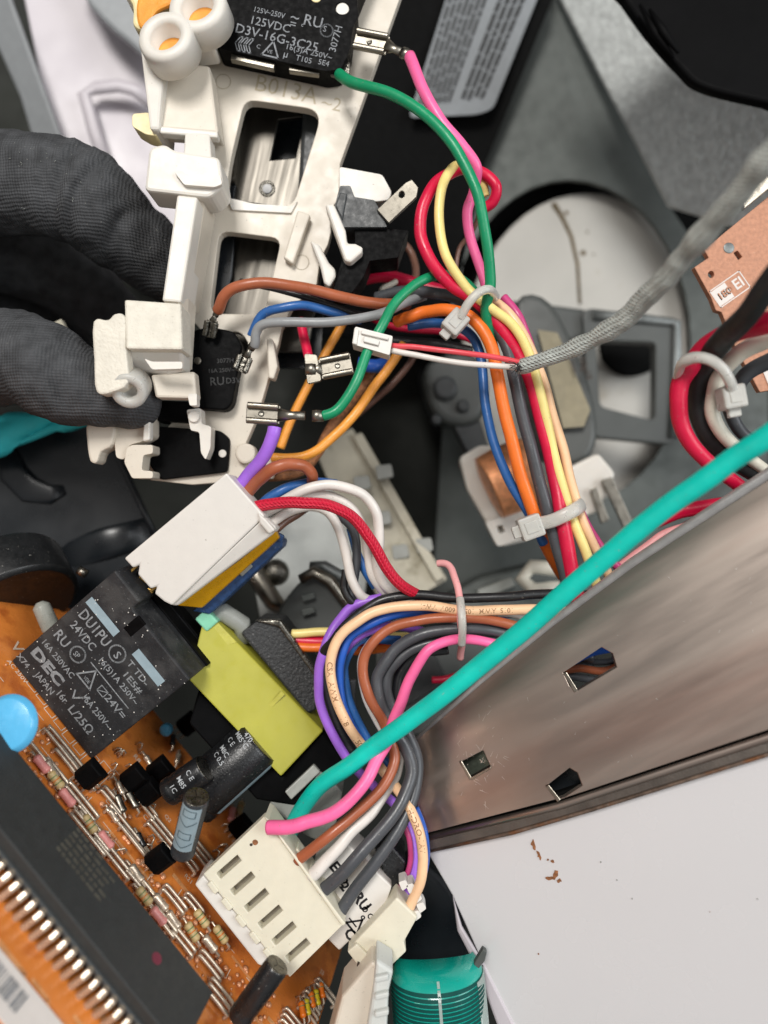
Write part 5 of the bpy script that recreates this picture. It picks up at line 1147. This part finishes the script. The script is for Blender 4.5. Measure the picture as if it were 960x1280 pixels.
# teal flexible film folded over a clear-edged plastic header
rb_ = thing('ribbon_cable', 'teal flexible ribbon cable rolled over at the bottom edge', 'ribbon cable', P(540, 1240, 6))
vs, fs, uv = [], [], []
nU, nV = 20, 8
cyl_c = lambda t: P(545 + t * 8, 1240 + t * 90, 4)
R_ = 7.6
sec = []
axr = (P(556, 1400, 6) - P(540, 1190, 4)).normalized(); xr = V((0, 0, 1)).cross(axr).normalized(); xr = -xr if xr.x < 0 else xr; zr = V((0, 0, 1))
base = P(544, 1194, -1)
for j in range(14):
    s_ = j / 13; dome = math.sqrt(max(0, 1 - (1 - min(1, s_ * 5.5)) ** 2)); rr = R_ * (.18 + .82 * dome)
    for i in range(nU + 1):
        a = math.pi * (1.02 - 1.04 * i / nU)
        vs.append(base + axr * s_ * 24 + xr * math.cos(a) * R_ * (.80 + .20 * dome) + zr * math.sin(a) * rr * .95)
for j in range(13):
    for i in range(nU): fs.append([j * (nU + 1) + i, j * (nU + 1) + i + 1, (j + 1) * (nU + 1) + i + 1, (j + 1) * (nU + 1) + i])
o = mk('film', vs, fs, M['ribbon'], rb_, smooth=True); sd = o.modifiers.new('thick', 'SOLIDIFY'); sd.thickness = .00025; sd.offset = -1
cvs = lambda s_, a, lift: base + axr * s_ * 24 + xr * math.cos(a) * (R_ * (.80 + .20 * math.sqrt(max(0, 1 - (1 - min(1, s_ * 5.5)) ** 2))) + lift) + zr * math.sin(a) * (R_ * (.18 + .82 * math.sqrt(max(0, 1 - (1 - min(1, s_ * 5.5)) ** 2))) * .95 + lift)
for k in range(15):
    vs = []; s0 = .085 + k * .027
    for i in range(27):
        a = math.pi * (.93 - .86 * i / 26); ofs = .016 * math.sin(a * 1.0) - .016
        for dd in (0, .020): vs.append(cvs(s0 + dd - ofs * (k * .12) - ofs, a, .34))
    mk('conductor', vs, [[2 * i, 2 * i + 1, 2 * i + 3, 2 * i + 2] for i in range(26)], M['ribbon_track'], rb_, smooth=True)
for a_ in (.50, ):
    vs = []
    for i in range(11):
        s_ = .04 + i * .042
        for dd in (-.03, .03): vs.append(cvs(s_, math.pi * a_ + dd, .38))
    mk('crease', vs, [[2 * i, 2 * i + 1, 2 * i + 3, 2 * i + 2] for i in range(10)], M['clear'], rb_)
vs = []
for i in range(9):
    a = math.pi * (.20 - .22 * i / 8)
    for s_ in (.10, .55, 1.0): vs.append(cvs(s_, a, .5))
o = mk('clear_edge', vs, [[3 * i + j, 3 * i + j + 1, 3 * i + j + 4, 3 * i + j + 3] for i in range(8) for j in (0, 1)], M['clear'], rb_, smooth=True)
sd = o.modifiers.new('thick', 'SOLIDIFY'); sd.thickness = .0002
hd = thing('film_header', 'pale plastic header holding the teal ribbon cable', 'connector', P(450, 1250, 4))
slab('body', zz([(466, 1201), (478, 1213), (472, 1330), (405, 1330), (427, 1247)], 8), 8, M['nylon_cream'], hd, bevel=.5)
slab('clamp', zz([(470, 1200), (492, 1214), (486, 1240), (482, 1330), (452, 1330), (466, 1240)], 10), 6, M['greyblock'] if False else mat('pale_grey_plastic', 'c3c6c2', rough=.35, mott=.04), hd, bevel=.5)
for k in range(3): slab('rib', zz([(468, 1222 + k * 22), (486, 1218 + k * 22), (486, 1226 + k * 22), (468, 1230 + k * 22)], 10.8), 1.2, MATS['pale_grey_plastic'], hd, bevel=.3)
tg = slab('metal_tab', [(592, 1206, 1), (604, 1186, 1), (609, 1190, 1), (606, 1202, 1), (597, 1213, 1)], 1.2, M['galv_dark'], None, bevel=.2, label='small dark metal tab sticking out beside the teal ribbon', cat='tab')

# ------------------------------------------------------------------ wires leaving the white connector block
G3 = 'wires leaving the white connector block'
def X(*a, **k): return W(*a, group=G3, **k)
X([(296, 612, 1), (312, 592, 3), (330, 570, 5), (341, 545, 6), (343, 534, 6)], 17, M['purple'], 'thick purple wire standing up from the white connector block')
X([(304, 624, 1), (322, 600, 3), (340, 586, 5), (360, 580, 5), (380, 583, 4), (390, 594, 2), (389, 612, -2)], (17, 14), M['brown'], 'reddish brown wire curling over behind the purple wire')
X([(318, 640, 0), (338, 622, 1), (360, 610, 1), (392, 604, -1), (420, 606, -4)], 14, M['blue'], 'blue wire leaving the white connector block under the white wires')
X([(318, 645, 1), (345, 630, 2), (380, 612, 3), (416, 607, 3), (450, 616, 2), (470, 640, 1), (474, 676, 0), (471, 706, -1), (480, 730, -2), (500, 745, -3)], (13, 13), M['white'], 'outermost white wire arching from the connector block')
X([(318, 652, 0), (345, 635, 1), (375, 622, 1), (410, 620, 1), (436, 632, 0), (452, 655, -1), (460, 690, -2), (466, 720, -2), (484, 745, -4)], 12, M['white'], 'middle white wire under the outermost one')
X([(335, 655, 1), (360, 640, 1), (395, 633, -1), (418, 650, -2), (432, 690, -2), (440, 725, -2), (452, 745, -3), (470, 752, -4)], 12, M['white'], 'innermost white wire dropping steeply to the loop')
X([(418, 640, -4), (440, 660, -4), (446, 690, -4), (442, 730, -4), (438, 752, -4)], 11, M['charcoal'], 'dark grey wire between the white wires')
X([(438, 660, -6), (446, 690, -6), (456, 712, -6), (470, 735, -6)], 11, M['blue'], 'short blue wire glimpsed between the white wires')
X([(432, 712, -3), (430, 735, -3), (442, 755, -3), (465, 770, -4)], 10, M['black'], 'thin black wire at the foot of the white wires')
X([(338, 664, 0), (356, 652, -1), (378, 638, -3), (395, 626, -6)], 12, M['dull_brown'], 'dull brown wire under the white connector block')
X([(324, 662, 1), (348, 648, 0), (370, 634, -2)], 12, M['white'], 'short white wire just above the dull brown one')
X([(318, 634, 4), (340, 630, 5), (375, 628, 6), (410, 632, 6), (440, 646, 5), (464, 676, 4), (482, 708, 3), (500, 730, 2), (524, 745, -1)], (15, 14), M['fabric_red'], 'red braided wire arching over the white wires')
# ------------------------------------------------------------------ the lower loop
def L(*a, **k): return W(*a, group=G2, **k)
L([(780, 748, -2), (700, 742, -1), (640, 745, 0), (580, 748, 0), (520, 744, 0), (478, 750, 0), (448, 768, 0), (420, 796, 0), (404, 820, -2), (408, 860, -3), (420, 900, -3), (440, 940, -3)], 12, M['black'], 'black wire outermost along the top of the loop')
pw = L([(785, 775, 0), (720, 766, 1), (670, 762, 1.5), (620, 763, 1.5), (575, 763, 1.5), (530, 757, 1.5), (486, 760, 1.5), (450, 774, 1.5), (424, 798, 1.5), (413, 830, 1.5), (418, 868, 1.5), (434, 905, 1), (455, 935, -1), (480, 965, -3), (506, 1000, 0), (522, 1034, 2), (529, 1070, 2.4), (524, 1106, 2.4), (512, 1134, 2)], 13, M['peach'], 'peach wire with small brown print round the outside of the loop')
wire_print(pw, 'HYUNDAI CSA AWM I 1/8 1500V'.replace('HYUNDAI ', ''), 33, 1.05, M['ink_faint']) if False else None
L([(478, 748, -3), (446, 756, -3), (422, 778, -3), (403, 815, -2), (398, 850, -2), (402, 885, -2), (418, 922, -2), (440, 956, -3), (470, 985, -5), (498, 1010, -5), (514, 1045, -4), (516, 1090, -3), (506, 1120, -2)], 12, M['purple'], 'purple wire on the outer left side of the loop')
L([(780, 790, -2), (720, 775, -2), (680, 770, -1), (640, 766, -2), (580, 773, -2), (520, 766, -1), (478, 773, -.5), (446, 790, -.5), (428, 815, -.5), (424, 850, -1), (432, 890, -1), (450, 925, -2), (470, 955, -4)], 11, M['bright_blue'], 'bright blue wire just inside the peach wire')
L([(530, 790, -5), (496, 782, -3), (462, 788, -2), (438, 804, -2), (424, 826, -3)], 12, M['purple'], 'short purple arc inside the bright blue wire')
L([(500, 800, -5), (460, 798, -4), (440, 808, -3), (430, 835, -3), (434, 868, -3), (446, 900, -3), (466, 935, -4), (490, 960, -5)], 12, M['blue'], 'steel blue wire in the middle of the loop')
L([(760, 800, -3), (700, 782, -2), (668, 776, -1), (640, 768, -1), (600, 766, -2), (560, 768, -2), (510, 774, -2), (468, 796, -3), (452, 826, -3), (455, 866, -3), (470, 900, -3), (486, 925, -3)], 9, M['white'], 'thin white wire behind the brown wire in the loop')
L([(730, 806, -3), (680, 795, -2), (650, 783, 0), (610, 774, 1), (575, 772, 1.5), (530, 775, 1.5), (490, 786, 1), (462, 808, 1), (453, 838, 1), (461, 870, 1), (478, 900, 0), (490, 928, -1), (492, 956, 0), (474, 990, 2), (440, 1022, 4), (405, 1048, 5), (372, 1078, 4)], (12, 14), M['brown'], 'brown wire through the middle of the loop into the big connector')
L([(500, 940, -4), (492, 975, -2), (468, 1010, 1), (440, 1040, 3), (412, 1070, 4), (388, 1096, 4)], (12, 17), M['white'], 'white wire curving into the big slotted connector')
L([(740, 822, -4), (690, 810, -2), (650, 797, -1), (610, 787, 0), (575, 786, .5), (530, 792, .5), (495, 812, 0), (474, 842, 0), (474, 876, 0), (490, 908, -1), (508, 936, -1), (514, 968, 0), (500, 1006, 2), (468, 1048, 4), (434, 1084, 5), (403, 1116, 4)], (13, 17), M['charcoal'], 'dark grey wire on the inner side of the loop')
L([(740, 832, -6), (690, 822, -4), (650, 808, -2), (610, 800, -1), (565, 800, -1), (522, 808, -1), (492, 832, -1), (483, 862, -1), (495, 896, -2), (512, 922, -2), (522, 958, -2), (514, 1004, 0), (488, 1052, 2), (456, 1096, 3), (424, 1140, 3)], (12, 16), M['charcoal'], 'dark grey wire below the first grey one in the loop')
L([(560, 812, -3), (520, 818, -3), (500, 842, -3), (496, 872, -3), (506, 900, -4)], 12, M['black'], 'black innermost wire of the loop')
L([(690, 820, -4), (650, 812, -2), (612, 803, 1), (575, 800, 2), (540, 808, 3), (520, 832, 3), (506, 868, 3), (492, 905, 3), (478, 938, 4), (460, 972, 6), (436, 1002, 7), (404, 1022, 7), (370, 1031, 6.5), (336, 1036, 5.5)], (11, 18), M['pink'], 'bright pink wire crossing down through the loop to the big connector')
L([(418, 900, -6), (410, 870, -6), (414, 840, -6), (430, 800, -6)], 10, M['black'], 'black wire behind the peach and purple wires')
L([(446, 955, -6), (430, 920, -6), (420, 888, -6), (430, 850, -6)], 10, M['blue'], 'navy wire behind the peach wire')
L([(470, 950, -7), (450, 915, -7), (440, 880, -7), (440, 850, -7)], 12, M['charcoal'], 'shadowed grey wire at the back of the loop')
L([(520, 1010, -2), (532, 1045, 0), (533, 1080, 0), (526, 1110, 0)], 8, M['bright_blue'], 'bright blue wire along the outer side of the lower peach wire')
L([(498, 1020, -3), (512, 1050, -2), (512, 1085, -2), (500, 1112, -2)], 7, M['magenta'], 'thin magenta wire inside the lower purple wire')
L([(365, 792, -9), (400, 790, -9), (450, 790, -9), (500, 796, -9), (550, 792, -9)], 11, M['pale_yellow'], 'pale yellow wire passing low behind the left of the loop')
L([(365, 800, -10), (420, 802, -10), (470, 800, -10), (530, 805, -10)], 14, M['crimson'], 'crimson wire passing low behind the loop')
L([(368, 808, -9), (410, 810, -9), (450, 814, -9), (500, 808, -10)], 11, M['orange'], 'orange wire lowest of the three behind the loop')
L([(540, 850, -14), (570, 845, -14), (600, 830, -13), (640, 815, -12)], 9, M['crimson'], 'thin dark red wire in the shade under the pink wire')
L([(780, 806, -3), (740, 816, -3), (700, 836, -3), (660, 868, -3)], 10, M['bright_blue'], 'bright blue wire end seen in the punched hole of the steel strip')
L([(800, 812, -4), (760, 838, -4), (725, 836, -4), (690, 842, -4)], 10, M['brown'], 'brown wire seen in the punched hole of the steel strip')
L([(800, 836, -5), (755, 850, -5), (715, 846, -5), (690, 852, -5)], 10, M['charcoal'], 'grey wire seen in the punched hole of the steel strip')
L([(800, 800, -5), (765, 826, -5), (725, 826, -5), (690, 832, -5)], 9, M['charcoal'], 'second grey wire seen high in the punched hole of the steel strip')
# teal wire in front of everything
tw = W([(1060, 478, 34), (960, 545, 29), (890, 592, 25), (800, 660, 20), (700, 748, 14), (600, 832, 9), (510, 902, 6), (450, 946, 4), (404, 980, 2), (376, 1012, 0), (358, 1050, -3), (346, 1066, -5)], (31, 18), M['teal'],
       'thick teal wire running diagonally in front of the steel strip', group=None)
# tiny brown print on the peach wire, read along it
for txt_, s_ in (('CSA  AWM  I  1/8  1500V', None),):
    path, rad = WIRES[pw.name]; Ls = [0]
    for i in range(1, len(path)): Ls.append(Ls[-1] + (path[i] - path[i - 1]).length)
    def near(px, py):
        return min(range(len(path)), key=lambda i: (480 + path[i].x * F / (D - path[i].z) - px) ** 2 + (640 - path[i].y * F / (D - path[i].z) - py) ** 2)
    wire_print(pw, 'CSA', Ls[near(413, 826)], 1.35, M['ink_faint']); wire_print(pw, 'AWM', Ls[near(418, 852)], 1.35, M['ink_faint']); wire_print(pw, 'I', Ls[near(427, 878)], 1.35, M['ink_faint'])
    wire_print(pw, '1/8', Ls[near(434, 891)], 1.35, M['ink_faint']); wire_print(pw, '1500', Ls[near(446, 916)], 1.35, M['ink_faint'])
    wire_print(pw, 'H-DRO-1AV', Ls[near(512, 1012)], 1.3, M['ink_faint'])
    for a_, b_ in (('E41447', 655), ('AWM 105C', 615), ('SUPER', 550), ('FLEX', 520), ('VW-1', 492)):
        pass
    wire_print(pw, '1015  AWM  105C  600V  VW-1', Ls[near(640, 763)], 1.15, M['ink_faint'])
print('script done', len(bpy.data.objects))
